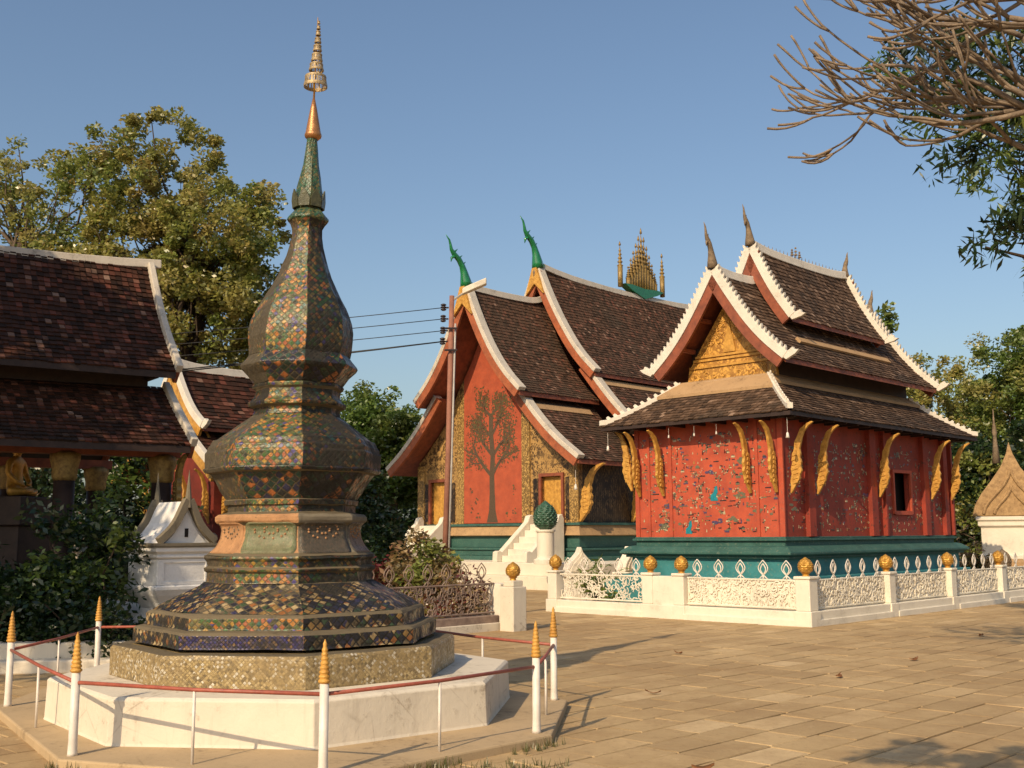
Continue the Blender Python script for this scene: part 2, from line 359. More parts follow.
# ------------------------------------------------------------------ helpers: roofs (local frame: x along the ridge, y across, z up)
def resample(prof, step):
    P = np.array(prof, float)
    # smooth the concave curve
    for _ in range(2):
        Q = [P[0]]
        for a, b in zip(P[:-1], P[1:]): Q += [.75 * a + .25 * b, .25 * a + .75 * b]
        P = np.array(Q + [P[-1]])
    s = np.concatenate([[0], np.cumsum(np.linalg.norm(np.diff(P, axis=0), axis=1))])
    n = max(2, int(round(s[-1] / step))); t = np.linspace(0, s[-1], n + 1)
    return np.stack([np.interp(t, s, P[:, 0]), np.interp(t, s, P[:, 1])], 1)
def tiles(name, prof, a0, a1, T, mat, parent, course=.15, tw=.15, th=.028, sag=.02):
    """every tile is a plate of its own; a0(h), a1(h): ends of the course; T(along,h,z)->xyz arrays"""
    P = resample(prof, course); A, H, Z = [], [], []
    P0 = P[:-1]; P1 = P[1:]
    for k in range(len(P0)):
        p, q = P0[k], P1[k]; d = q - p; d = d / np.linalg.norm(d); nrm = np.array([-d[1], d[0]])
        if nrm[1] < 0: nrm = -nrm
        q = q + d * .02
        h = .5 * (p[0] + q[0]); x0, x1 = a0(h), a1(h); n = max(1, int((x1 - x0) / tw))
        e = np.linspace(x0, x1, n + 1) + (rng.random(n + 1) - .5) * .02; e[0] = x0; e[-1] = x1
        l = e[:-1] + .004; r = e[1:] - .004
        wv = sag * np.sin(e[:-1] * 1.3 + 1.7) * .5
        j0 = (rng.random(n) - .5) * .012; lo = th + (rng.random(n) - .4) * .014; qe = (rng.random(n) - .5) * .025
        pt = p[None] + nrm[None] * (.004 + j0[:, None] * .3 + wv[:, None] * .4)
        qt = q[None] + d[None] * qe[:, None] + nrm[None] * (lo[:, None] + wv[:, None] * .4)
        qb = q[None] + d[None] * qe[:, None] + nrm[None] * (lo[:, None] - th + wv[:, None] * .4)
        A.append(np.stack([l, r, r, l, l, r], 1)); H.append(np.stack([pt[:, 0], pt[:, 0], qt[:, 0], qt[:, 0], qb[:, 0], qb[:, 0]], 1))
        Z.append(np.stack([pt[:, 1], pt[:, 1], qt[:, 1], qt[:, 1], qb[:, 1], qb[:, 1]], 1))
    A, H, Z = (np.concatenate(q).ravel() for q in (A, H, Z))
    V = np.stack(T(A, H, Z), 1); n = len(V) // 6; b = np.arange(n)[:, None] * 6
    F = np.concatenate([b + np.array([[0, 1, 2, 3]]), b + np.array([[3, 2, 5, 4]])], 1).reshape(-1, 4)
    return raw(name, V, F, mat, parent)
def deck(name, prof, a0, a1, T, mat, parent, th=.09):
    P = resample(prof, .3); m = MB(); top0, top1, b0, b1 = [], [], [], []
    rings = []
    for i, (h, z) in enumerate(P):
        x0, x1 = a0(h), a1(h)
        rings.append([T(x0, h, z - .012), T(x1, h, z - .012), T(x1, h, z - th), T(x0, h, z - th)])
    m.loft(rings); return m.obj(name, mat, parent)
def band(m, prof, o0, o1, x0, x1, T, step=.2):
    """ribbon that follows the roof profile, from o0 to o1 across the curve, x0..x1 thick"""
    P = resample(prof, step); rings = []
    for i in range(len(P)):
        d = P[min(i + 1, len(P) - 1)] - P[max(i - 1, 0)]; d = d / np.linalg.norm(d); n = np.array([-d[1], d[0]])
        if n[1] < 0: n = -n
        A = P[i] + n * o0; B = P[i] + n * o1
        rings.append([T(x0, *A), T(x0, *B), T(x1, *B), T(x1, *A)])
    m.loft(rings)
def teeth(m, prof, o, size, x0, x1, T, step=.2, lean=.6):
    P = resample(prof, step)
    for i in range(len(P) - 1):
        d = P[i + 1] - P[i]; d = d / np.linalg.norm(d); n = np.array([-d[1], d[0]])
        if n[1] < 0: n = -n
        a = P[i] + n * o; b = P[i] + n * o + d * size * .9; c = P[i] + n * (o + size) - d * size * lean * .3; e = P[i] + n * (o + size * .6) + d * size * .45
        m.prism([tuple(a), tuple(b), tuple(e), tuple(c)], x0, x1, lambda p, q, x: T(x, p, q))
def hook(m, prof, o0, o1, x0, x1, T, L):
    """upturned naga-like end of a bargeboard"""
    P = np.array(prof, float); d = P[-1] - P[-2]; d /= np.linalg.norm(d); n = np.array([-d[1], d[0]])
    if n[1] < 0: n = -n
    e = P[-1]; q = [e + n * o0, e + n * o0 + d * L * .35, e + n * (o1 + L * .25) + d * L * .75, e + n * (o1 + L * .75) + d * L * .8, e + n * (o1 + L * .45) + d * L * .45, e + n * (o1 + L * .55) + d * L * .15, e + n * o1]
    m.prism([tuple(p) for p in q], x0, x1, lambda a, b, x: T(x, a, b))
def finial_chofa(name, mat, parent, base, H, dirx=-1, th=.09, beak=True):
    """slender sky tassel: rises from the ridge, leans out with a crest and beak, tip curls up"""
    m = MB(); x, y, z = base
    cur = [(0, 0), (.03, .12), (.08, .28), (.15, .42), (.26, .54), (.44, .64), (.53, .72), (.56, .82), (.60, .91), (.72, 1.0)]
    rad = [1.3, 1.15, .82, .62, .58, .52, .36, .27, .20, .05]
    L = H * (.85 if beak is True else beak)
    pts = [(x + dirx * L * a, y, z + H * b) for a, b in cur]
    m.tube(pts, [th * r for r in rad], 8)
    m.tube([(x + dirx * L * .34, y, z + H * .62), (x + dirx * L * .52, y, z + H * .55), (x + dirx * L * .54, y, z + H * .46)], [th * .42, th * .3, th * .05], 6)
    for a, b in ((.16, .44), (.28, .56), (.44, .67)):
        m.tube([(x + dirx * L * a, y, z + H * b), (x + dirx * L * (a - .13), y, z + H * (b + .09))], [th * .35, th * .05], 5)
    # tail running back along the ridge
    m.tube([(x, y, z + H * .10), (x - dirx * H * .16, y, z + H * .05), (x - dirx * H * .38, y, z - H * .02)], [th * 1.0, th * .6, th * .15], 6)
    return m.obj(name, mat, parent, True)

# ================================================================== SETTING
g = MB(); g.add([(-900, -300, .002), (900, -300, .002), (900, 2200, .002), (-900, 2200, .002)], [(0, 1, 2, 3)])
def m_earth():
    t = NT('sandy_earth'); a = t.noise(.35, detail=8, rough=.7); b = t.noise(9, detail=8, rough=.75)
    c = t.ramp(t.math('ADD', t.math('MULTIPLY', a, .6), t.math('MULTIPLY', b, .4)), [(.35, (.085, .06, .033)), (.5, (.16, .11, .06)), (.65, (.24, .165, .095))])
    return t.done(c, .95, t.bump(b, .6, .02), .15)
M['earth'] = m_earth()
prop(g.obj('ground', M['earth']), kind='structure')
ANG = R(45.74)
# courtyard of separate stone slabs with soil in the joints
def pavers():
    ca, sa = math.cos(ANG), math.sin(ANG); V, F = [], []
    x = 0; rows = np.arange(-26, 24, .36); b = 0
    for r_i, y0 in enumerate(rows):
        xs = -14 + rng.random() * .8
        while xs < 44:
            L = .50 + rng.random() * .30; H = .36
            cx, cy = xs + L / 2, y0 + H / 2
            wx, wy = cx * ca - cy * sa, cx * sa + cy * ca
            xs += L
            if wy < -4 or wy > 44 or abs(wx) > 26: continue
            gp = .003 + .007 * rng.random(4); ch = .005; z = .012 + (rng.random() - .5) * .004; tx, ty = (rng.random(2) - .5) * .005
            l, rr, bo, t = xs - L + gp[0], xs - gp[1], y0 + gp[2], y0 + H - gp[3]
            P = []
            for (px, py, top) in ((l, bo, 0), (rr, bo, 0), (rr, t, 0), (l, t, 0), (l + ch, bo + ch, 1), (rr - ch, bo + ch, 1), (rr - ch, t - ch, 1), (l + ch, t - ch, 1)):
                jx, jy = (rng.random(2) - .5) * .018
                zz = -.015 if not top else z + (px - cx) * tx + (py - cy) * ty
                px += jx; py += jy
                P.append((px * ca - py * sa, px * sa + py * ca, zz))
            V += P; F += [(b + 4, b + 5, b + 6, b + 7)] + [(b + i, b + (i + 1) % 4, b + 4 + (i + 1) % 4, b + 4 + i) for i in range(4)]; b += 8
    return raw('pavement', V, F, M['paver'])
prop(pavers(), kind='structure')

# ================================================================== MOSAIC STUPA ON ITS PLATFORM
SX, SY = -2.0, 10.05; PH = R(-74)
pad = MB()
POSTS = [(-4.60, 10.3), (-3.10, 8.0), (-1.23, 7.35), (.176, 8.8), (.375, 10.5), (-1.0, 12.3), (-2.9, 13.3), (-4.73, 12.8)]
pc = np.mean(POSTS, 0)
pad.prism([tuple(pc + (np.array(p) - pc) * 1.05) for p in POSTS], -.02, .08, lambda a, b, d: (a, b, d))
prop(pad.obj('paved_pad', M['concrete'], bevel=.015), kind='structure')
pl = MB(); pl.lathe([(2.05, .07), (2.04, .10), (2.03, .36), (2.03, .405), (2.0, .425), (1.2, .44)], 8, (SX, SY + .08), PH)
o = pl.obj('octagonal_platform', M['plaster_old'], bevel=.008)
prop(o, 'low whitewashed octagonal platform under the mosaic stupa', 'platform')

ZY = [(15, 6.56), (220, 4.53), (320, 3.58), (457, 2.31), (530, 1.65), (608, .96), (662, .43)]
def zy(y): return float(np.interp(y, [a for a, _ in ZY], [b for _, b in ZY])) if y >= 15 else 6.56
def prof_px(rows):
    out = []
    for y, hw in rows:
        z = zy(y); depth = SY * math.cos(R(7.8)) + (z - 1.6) * math.sin(R(7.8)); out.append((hw / 1100 * depth, z))
    return out
def lean(z): return .034 * max(0, z - 2.0)
pal_full = [(.065, .13, .04), (.40, .15, .03), (.05, .11, .04), (.38, .23, .05), (.075, .06, .19), (.12, .14, .055), (.42, .19, .05), (.045, .12, .10), (.18, .16, .055), (.32, .11, .05), (.03, .035, .02), (.26, .19, .07), (.06, .07, .03), (.04, .05, .04)]
pal_low = [(.028, .027, .04), (.28, .17, .06), (.02, .02, .026), (.42, .32, .17), (.045, .04, .085), (.05, .08, .04), (.28, .115, .04), (.03, .03, .033), (.15, .11, .06), (.03, .028, .04), (.36, .26, .13)]
pal_dark = [(.02, .05, .03), (.03, .03, .07), (.025, .06, .04), (.025, .025, .025), (.33, .11, .035), (.04, .07, .03), (.025, .025, .05), (.02, .04, .03), (.34, .12, .04)]
pal_full_shaded = [tuple(v * .48 for v in c) for c in pal_full]  # bright palette dimmed to put shade into the right facets
pal_blue = [(.04, .035, .14), (.06, .045, .085), (.03, .025, .10), (.10, .065, .07), (.03, .025, .04), (.07, .05, .13), (.20, .12, .06)]
pal_green = [(.03, .10, .05), (.04, .13, .07), (.10, .13, .05), (.02, .07, .04), (.16, .14, .05), (.06, .13, .08)]
WORN, WORN_SHADED = (.095, .075, .045), (.030, .025, .017)  # bare worn stone; the second is also darkened for shade on the right half
MS = {
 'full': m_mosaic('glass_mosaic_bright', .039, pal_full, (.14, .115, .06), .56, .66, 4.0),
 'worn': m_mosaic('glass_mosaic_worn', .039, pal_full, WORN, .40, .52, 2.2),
 'dark': m_mosaic('glass_mosaic_worn_shaded', .039, pal_full_shaded, WORN_SHADED, .43, .55, 2.8),
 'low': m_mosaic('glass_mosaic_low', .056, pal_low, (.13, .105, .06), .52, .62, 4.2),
 'lowd': m_mosaic('glass_mosaic_low_worn', .056, pal_low, WORN_SHADED, .46, .58, 3.2),
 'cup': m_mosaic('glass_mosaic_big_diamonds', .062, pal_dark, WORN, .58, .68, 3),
 'cupd': m_mosaic('glass_mosaic_big_diamonds_worn_shaded', .062, pal_dark, WORN_SHADED, .44, .54, 2.6),
 'blue': m_mosaic('glass_mosaic_blue', .024, pal_blue, WORN_SHADED, .52, .64, 2.5),
 'green': m_mosaic('glass_mosaic_green', .028, pal_green, (.10, .10, .05), .56, .68, 4),
 'stone': m_mosaic('pebbled_gilt_stone', .024, [(.36, .27, .12), (.24, .18, .09), (.46, .36, .19), (.17, .13, .07), (.62, .58, .48), (.40, .30, .14)], (.36, .26, .12), .46, .62, 1.6),
 'waist': m_mosaic('pale_green_mosaic', .018, [(.16, .20, .10), (.20, .23, .12), (.13, .17, .08), (.24, .22, .12)], (.22, .20, .11), .5, .7, 2),
 'waistd': m_mosaic('grey_mosaic', .018, [(.09, .08, .06), (.12, .10, .07), (.07, .07, .05), (.15, .11, .07)], (.10, .08, .06), .45, .6, 3),
}
# facet index 0 = right of the front edge, 7 = left of it; the bright glass survives on 7, the others are worn, the right ones with shade painted in as well
def octo(name, prof, mats, parent, ledge=True):
    """octagonal turned section with metre UVs on each facet; mats = (front-left facet, others right, others left)"""
    m = MB(); P = prof; cum = [0]
    for a, b in zip(P[:-1], P[1:]): cum.append(cum[-1] + math.hypot(b[0] - a[0], b[1] - a[1]))
    for k in range(8):
        a0, a1 = PH + k * R(45), PH + (k + 1) * R(45)
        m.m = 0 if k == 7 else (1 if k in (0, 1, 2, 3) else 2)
        for i in range(len(P) - 1):
            (r0, z0), (r1, z1) = P[i], P[i + 1]
            ns = 4
            for s in range(ns):
                f0, f1 = s / ns, (s + 1) / ns
                def pt(r, z, f):
                    A = np.array([math.cos(a0), math.sin(a0)]) * r; B = np.array([math.cos(a1), math.sin(a1)]) * r; q = A + (B - A) * f
                    return (SX + lean(z) + q[0], SY + q[1], z)
                w0, w1 = r0 * .765, r1 * .765
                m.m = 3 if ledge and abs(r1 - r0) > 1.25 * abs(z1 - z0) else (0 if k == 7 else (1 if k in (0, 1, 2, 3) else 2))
                m.add([pt(r0, z0, f0), pt(r0, z0, f1), pt(r1, z1, f1), pt(r1, z1, f0)], [(0, 1, 2, 3)],
                      [[(w0 * (f0 - .5), cum[i] + k * 7), (w0 * (f1 - .5), cum[i] + k * 7), (w1 * (f1 - .5), cum[i + 1] + k * 7), (w1 * (f0 - .5), cum[i + 1] + k * 7)]])
    for r, z in (P[0], P[-1]):      # close the ends
        m.m = 1; m.add([(SX + lean(z) + r * math.cos(PH + k * R(45)), SY + r * math.sin(PH + k * R(45)), z) for k in range(8)], [tuple(range(8))])
    me_o = m.obj(name, [MS[x] if isinstance(x, str) else x for x in mats] + [M['ledge_stone']])
    bm = bmesh.new(); bm.from_mesh(me_o.data); bmesh.ops.remove_doubles(bm, verts=bm.verts, dist=1e-5); bmesh.ops.recalc_face_normals(bm, faces=bm.faces)
    for v in bm.verts:             # worn, slightly uneven masonry
        v.co += Vector((rng.normal(), rng.normal(), rng.normal())) * .0025
    bm.to_mesh(me_o.data); bm.free()
    inv = Matrix.Translation((-SX, -SY, -.43)); me_o.data.transform(inv)
    me_o.parent = parent
    b = me_o.modifiers.new('bevel', 'BEVEL'); b.width = .006; b.segments = 2; b.limit_method = 'ANGLE'; b.angle_limit = R(25)
    return me_o
stu = thing('stupa', 'tall weathered stupa covered in coloured glass mosaic with a gilded tiered spire tip', 'stupa', (SX, SY, .43))
S = lambda rows: prof_px(sorted(rows, key=lambda r: -r[0]))
octo('plinth', [(1.50, .428), (1.51, .44), (1.51, .66), (1.49, .685), (1.34, .69)], ('stone', 'stone', 'stone'), stu)
octo('lower_step', S([(633, 150), (632, 149), (622, 149), (620, 146), (619, 138)]), ('blue', 'lowd', 'lowd'), stu)
octo('upper_step', S([(619, 138), (618, 137), (609, 137), (607, 134), (606, 131)]), ('full', 'lowd', 'lowd'), stu)
octo('skirt', S([(606, 131), (604, 128), (598, 118), (590, 100), (584, 88), (581, 84)]), ('low', 'lowd', 'lowd'), stu, False)
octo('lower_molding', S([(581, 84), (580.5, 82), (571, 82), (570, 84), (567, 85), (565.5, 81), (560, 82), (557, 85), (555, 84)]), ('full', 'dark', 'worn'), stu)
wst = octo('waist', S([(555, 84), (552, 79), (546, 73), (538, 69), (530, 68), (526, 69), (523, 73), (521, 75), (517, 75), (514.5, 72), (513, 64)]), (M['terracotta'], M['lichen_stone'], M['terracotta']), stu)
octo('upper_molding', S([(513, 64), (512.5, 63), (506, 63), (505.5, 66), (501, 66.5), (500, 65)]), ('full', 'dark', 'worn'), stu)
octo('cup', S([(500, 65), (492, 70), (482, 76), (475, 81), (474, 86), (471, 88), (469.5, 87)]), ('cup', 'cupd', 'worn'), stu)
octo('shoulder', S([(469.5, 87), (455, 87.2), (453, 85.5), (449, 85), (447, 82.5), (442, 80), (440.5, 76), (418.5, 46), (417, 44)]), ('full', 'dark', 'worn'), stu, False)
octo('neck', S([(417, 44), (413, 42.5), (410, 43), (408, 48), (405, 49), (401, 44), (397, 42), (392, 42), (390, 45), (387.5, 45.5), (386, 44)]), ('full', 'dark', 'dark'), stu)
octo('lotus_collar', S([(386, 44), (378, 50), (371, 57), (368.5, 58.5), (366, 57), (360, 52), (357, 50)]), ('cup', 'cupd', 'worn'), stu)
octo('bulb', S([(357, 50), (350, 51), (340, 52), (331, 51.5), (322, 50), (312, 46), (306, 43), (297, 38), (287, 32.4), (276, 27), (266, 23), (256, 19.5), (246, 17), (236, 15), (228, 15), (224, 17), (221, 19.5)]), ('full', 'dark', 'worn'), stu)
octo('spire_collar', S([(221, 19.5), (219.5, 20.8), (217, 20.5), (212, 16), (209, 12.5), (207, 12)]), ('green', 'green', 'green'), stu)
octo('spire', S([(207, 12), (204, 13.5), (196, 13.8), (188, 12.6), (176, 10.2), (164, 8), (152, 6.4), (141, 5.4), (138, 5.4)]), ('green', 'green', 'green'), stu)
pt_ = MB()
for k in range(8):
    a = PH + R(22.5) + k * R(45); z0 = zy(208); r = .128; cx = SX + lean(z0)
    tx, ty = -math.sin(a), math.cos(a); c0 = np.array([cx + r * math.cos(a), SY + r * math.sin(a)])
    P3 = lambda s, z, q: (c0[0] + tx * s + math.cos(a) * q - SX, c0[1] + ty * s + math.sin(a) * q - SY, z0 + z - .43)
    poly = [(-.05, 0), (.05, 0), (.055, .07), (.03, .12), (0, .17), (-.03, .12), (-.055, .07)]
    pt_.prism(poly, 0.0, .014, lambda s, z, q: P3(s, z, q + z * .10))
pt_.obj('lotus_petals', MS['green'], stu)
cn = MB(); zc = [zy(y) - .43 for y in (139, 137, 135, 133.5, 132, 120, 108, 98)]; lx = lean(zy(120))
cn.lathe(list(zip([.053, .075, .082, .078, .072, .052, .032, .012], zc)), 20, (lx, 0))
cn.obj('gilded_cone', m_paint('copper_gilt', (.50, .24, .09), (.30, .13, .05), 10, .35, .5, .4, .5), stu, True)
fin = MB(); lx = lean(zy(60))
fin.tube([(lean(zy(120)), 0, zy(99.5) - .43), (lean(zy(50)), 0, zy(15) - .43)], [.011, .004], 6); rod = fin.obj('spire_rod', M['gold'], stu, True)
for (yb, yt, hb, ht) in ((86, 75, 11.3, 10.2), (69.5, 62.5, 7.0, 6.3), (60, 52.5, 5.3, 4.8), (49.5, 43.5, 4.0, 3.6), (41, 36, 3.1, 2.7), (33.5, 29, 2.3, 2.0), (27, 23.5, 1.7, 1.4), (21.5, 18.5, 1.1, .8)):
    rb, rt, zb, zt = hb / 1100 * 10.6, ht / 1100 * 10.6, zy(yb) - .43, zy(yt) - .43; lx = lean((zb + zt) / 2 + .43)
    m = MB(); n = 24
    for i in range(n):                   # pierced crown: wall between two hoops with openings
        a, b = 2 * math.pi * i / n, 2 * math.pi * (i + (1 if rb < .025 else (.72 if i % 2 else .40))) / n
        q = []
        for (r, z) in ((rb, zb + (zt - zb) * .25), (rt * 1.02, zb + (zt - zb) * .8)):
            q.append([(lx + (r + d) * math.cos(t), (r + d) * math.sin(t), z) for d in (0, -.004) for t in (a, b)])
        m.add(q[0] + q[1], [(0, 1, 5, 4), (2, 3, 7, 6), (0, 2, 6, 4), (1, 3, 7, 5), (0, 1, 3, 2), (4, 5, 7, 6)])
    for (r, z, th) in ((rb, zb + (zt - zb) * .12, .30), (rt, zt - (zt - zb) * .12, .22)):
        hh = (zt - zb) * th * .5
        m.lathe([(r + .003, z - hh), (r + .005, z), (r + .002, z + hh), (r - .006, z + hh), (r - .006, z - hh), (r + .003, z - hh)], 24, (lx, 0), cap=False)
    for k in range(4):                   # spokes
        a = k * math.pi / 2 + .4; m.tube([(lx, 0, zt - (zt - zb) * .1), (lx + rt * math.cos(a), rt * math.sin(a), zt - (zt - zb) * .1)], .003, 4)
    m.obj('tiered_crown', M['gold_pale'], stu)
# recessed panels on the waist: they follow the concave curve
def waist_panel(k, mat, label=None):
    P = [q for q in prof_px(sorted([(552, 79), (546, 73), (538, 69), (530, 68), (526, 69), (523.3, 72.6)], key=lambda r: -r[0]))]
    a0, a1 = PH + k * R(45), PH + (k + 1) * R(45); m = MB(); N = 12; rows = []
    dense = []
    for i in range(len(P) - 1):
        for s in range(3): dense.append(tuple(np.array(P[i]) + (np.array(P[i + 1]) - np.array(P[i])) * s / 3))
    dense.append(P[-1]); cum = 0; L = len(dense)
    for j, (r, z) in enumerate(dense):
        f = j / (L - 1); inset = .035 + .10 * max(0, (f - .72) / .28) ** 2 + .05 * max(0, (.15 - f) / .15)
        A = np.array([math.cos(a0), math.sin(a0)]) * (r + .010); B = np.array([math.cos(a1), math.sin(a1)]) * (r + .010)
        rows.append([tuple((A + (B - A) * (inset + (1 - 2 * inset) * s / N)).tolist()) + (z - .43,) for s in range(N + 1)])
    for j in range(L - 1):
        for s in range(N):
            m.add([rows[j][s], rows[j][s + 1], rows[j + 1][s + 1], rows[j + 1][s]], [(0, 1, 2, 3)], [[(s * .05, j * .02), (s * .05 + .05, j * .02), (s * .05 + .05, j * .02 + .02), (s * .05, j * .02 + .02)]])
    ob = m.obj('panel', mat, stu, True); bm = bmesh.new(); bm.from_mesh(ob.data); bmesh.ops.remove_doubles(bm, verts=bm.verts, dist=1e-4); bmesh.ops.recalc_face_normals(bm, faces=bm.faces)
    f0 = max(bm.faces, key=lambda f: f.calc_area()); cc = f0.calc_center_median()
    if f0.normal.x * cc.x + f0.normal.y * cc.y < 0: bmesh.ops.reverse_faces(bm, faces=bm.faces)
    bm.to_mesh(ob.data); bm.free(); sm_ = ob.modifiers.new('thick', 'SOLIDIFY'); sm_.thickness = .02; sm_.offset = -1
    # rosette in the middle
    ro = MB(); am = (a0 + a1) / 2; rm = P[3][0] * .924 + .012; zc = P[3][1] - .43
    for i in range(22):
        t = i * 2.4 + .3; rr = (.05, .115)[i > 7]; s, z = rr * math.cos(t) * 1.25, rr * math.sin(t) * .62
        q = np.array([math.cos(am), math.sin(am)]) * (rm + .006 + 1.1 * z * z) + np.array([-math.sin(am), math.cos(am)]) * s
        ro.tube([(q[0] - math.cos(am) * .01, q[1] - math.sin(am) * .01, zc + z), (q[0] + math.cos(am) * .004, q[1] + math.sin(am) * .004, zc + z)], [.013, .006], 6)
    ro.obj('rosette', M['stone_grey'] if k == 6 else M['terracotta'], ob)
    if label: ob['label'] = label
waist_panel(7, MS['waist'], 'pale green mosaic panel with a rosette')
waist_panel(0, MS['waistd'], 'dark grey mosaic panel with a rosette')
waist_panel(6, M['terracotta'], 'bare terracotta panel with a dark rosette')
waist_panel(1, MS['waistd']); waist_panel(5, MS['waistd'])

# ================================================================== RAILING ROUND THE STUPA
rail = thing('railing', 'white and red post railing with gold ringed tips around the stupa platform', 'railing', (SX, SY, .08))
def rel(p, z=0): return (p[0] - SX, p[1] - SY, z)
for i, p in enumerate(POSTS):
    x, y, _ = rel(p); m = MB()
    h = .84
    m.lathe([(.037, 0), (.034, .02), (.031, .10), (.030, h - .27)], 16, (x, y)); po = m.obj('post', M['metal_white'], rail, True)
    m = MB(); pr = [(.031, h - .272)]
    for k in range(8):
        r = .041 - .0030 * k; z0 = h - .27 + k * .028; pr += [(r * .78, z0), (r, z0 + .009), (r, z0 + .019), (r * .78, z0 + .027)]
    pr += [(.012, h - .035), (.014, h - .02), (.002, h + .01)]
    m.lathe(pr, 16, (x, y)); f = m.obj('finial', M['gold_matt'], None, True); f.parent = po
for i in range(8):
    a, b = POSTS[i], POSTS[(i + 1) % 8]; ax, ay, _ = rel(a); bx, by, _ = rel(b); z = .50
    m = MB(); m.tube([(ax, ay, z), ((ax + bx) / 2, (ay + by) / 2, z - .012), (bx, by, z)], .014, 8); m.obj('rail', M['rail_red'], rail, True)
    m = MB(); cx, cy = (ax + bx) / 2, (ay + by) / 2; m.tube([(cx, cy, 0), (cx, cy, z - .02)], .011, 8); m.obj('baluster', M['metal_white'], rail, True)

# ================================================================== mosaic inlay figures (generic)
M_fig = [m_paint('inlay_%s' % n, c, None, 20, .3, .6, .1) for n, c in (('black', (.03, .028, .03)), ('cream', (.55, .45, .28)), ('turquoise', (.02, .26, .32)), ('violet', (.10, .07, .14)), ('grey_green', (.17, .16, .10)), ('amber', (.45, .26, .07)), ('brown', (.20, .07, .04)))]
def figures(name, T, s0, s1, z0, z1, n, parent, seed=1, big=2, hole=None):
    rd = random.Random(seed); m = MB(); cnt = [0]
    def poly(pts, mi):
        if hole and any(hole[0] - .1 < a < hole[1] + .1 and hole[2] - .12 < b < hole[3] + .1 for a, b in pts): return
        m.m = mi; cnt[0] += 1; d = .003 + .0004 * (cnt[0] % 9)
        m.prism(pts, -.004, d, T)
    def ell(cx, cz, rx, rz, mi, k=7):
        poly([(cx + rx * math.cos(2 * math.pi * i / k) * rd.uniform(.85, 1.1), cz + rz * math.sin(2 * math.pi * i / k) * rd.uniform(.85, 1.1)) for i in range(k)], mi)
    for i in range(n):
        s = rd.uniform(s0 + .08, s1 - .08); row = rd.randint(0, 12); z = z0 + .10 + (z1 - z0 - .25) * (row + rd.uniform(-.3, .3)) / 12
        z = max(z0 + .03, z); t = rd.random()
        if t < .30:      # little person
            c = rd.choice([0, 1, 1, 3, 4, 5]); h = rd.uniform(.035, .075)
            poly([(s - h * .22, z), (s + h * .22, z), (s + h * .15, z + h * .7), (s - h * .15, z + h * .7)], c); ell(s, z + h * .86, h * .14, h * .16, rd.choice([0, 1, 5]), 6)
        elif t < .42:    # ground line or step
            w = rd.uniform(.03, .09); poly([(s - w, z), (s + w, z), (s + w * .9, z + .018), (s - w * .9, z + .022)], rd.choice([0, 0, 4, 6]))
        elif t < .68:    # tree
            h = rd.uniform(.06, .14); poly([(s - .006, z), (s + .006, z), (s + .005, z + h), (s - .005, z + h)], rd.choice([0, 4]))
            for k in range(5): ell(s + rd.uniform(-.04, .04), z + h + rd.uniform(-.05, .03), .018, .013, rd.choice([4, 4, 0, 1]), 5)
        elif t < .80:    # animal
            w = rd.uniform(.022, .042); c = rd.choice([0, 1, 3, 4]); ell(s, z + w * .8, w, w * .42, c)
            for q in (-.6, .6): poly([(s + q * w - .005, z), (s + q * w + .005, z), (s + q * w + .005, z + w * .6), (s + q * w - .005, z + w * .6)], c)
            ell(s + w * 1.05, z + w * 1.2, w * .3, w * .28, c, 5)
        elif t < .90:    # house
            w = rd.uniform(.025, .052); c = rd.choice([1, 4, 3]); poly([(s - w, z), (s + w, z), (s + w, z + w * .8), (s - w, z + w * .8)], c); poly([(s - w * 1.2, z + w * .8), (s + w * 1.2, z + w * .8), (s, z + w * 1.5)], rd.choice([0, 4, 6]))
        else:
            for k in range(4): ell(s + rd.uniform(-.05, .05), z + rd.uniform(-.03, .03), .010, .010, rd.choice([0, 1, 1, 5]), 5)
    for i in range(big):
        s = rd.uniform(s0 + .25, s1 - .25); z = rd.uniform(z0 + .2, z1 - .4); c = rd.choice([3, 4, 3, 4])
        for k in range(6): ell(s + rd.uniform(-.11, .11), z + rd.uniform(-.05, .05), .06, .03, c)
    return m.obj(name, M_fig, parent)
def lacework(m, T, s0, s1, z0, z1, dens=55, rad=.011, seed=0):
    rd = random.Random(seed); area = (s1 - s0) * (z1 - z0)
    for i in range(int(area * dens * 3)):
        r = rd.uniform(.035, .085); cs, cz = rd.uniform(s0, s1), rd.uniform(z0, z1); a = rd.uniform(0, 6.28); sp = rd.uniform(2.2, 4.6); pts = []
        d = rd.uniform(-.012, .012)
        for k in range(7):
            t = a + sp * k / 6; rr = r * (1 - .45 * k / 6)
            pts.append(T(min(s1 - .012, max(s0 + .012, cs + rr * math.cos(t))), min(z1 - .012, max(z0 + .012, cz + rr * 1.15 * math.sin(t))), d))
        m.tube(pts, rad, 4)
def crest_mesh(w=.11, h=.33, rad=.011):
    """pointed leaf-shaped crest of bent rod on a short stem, local x across, z up"""
    m = MB()
    for k, q in ((1, 1), (.55, .72)):
        for sgn in (-1, 1):
            m.tube([(sgn * w * k * math.sin(math.pi * t) * (1 - .25 * t), 0, .07 + h * q * .8 * t + (1 - q) * h * .15) for t in np.linspace(0, 1, 9)], rad, 5)
    m.tube([(0, 0, 0), (0, 0, .08)], rad * 1.5, 5)
    for sgn in (-1, 1): m.tube([(sgn * .09, 0, .0), (sgn * .05, 0, .035), (0, 0, .075)], rad, 5)
    return m
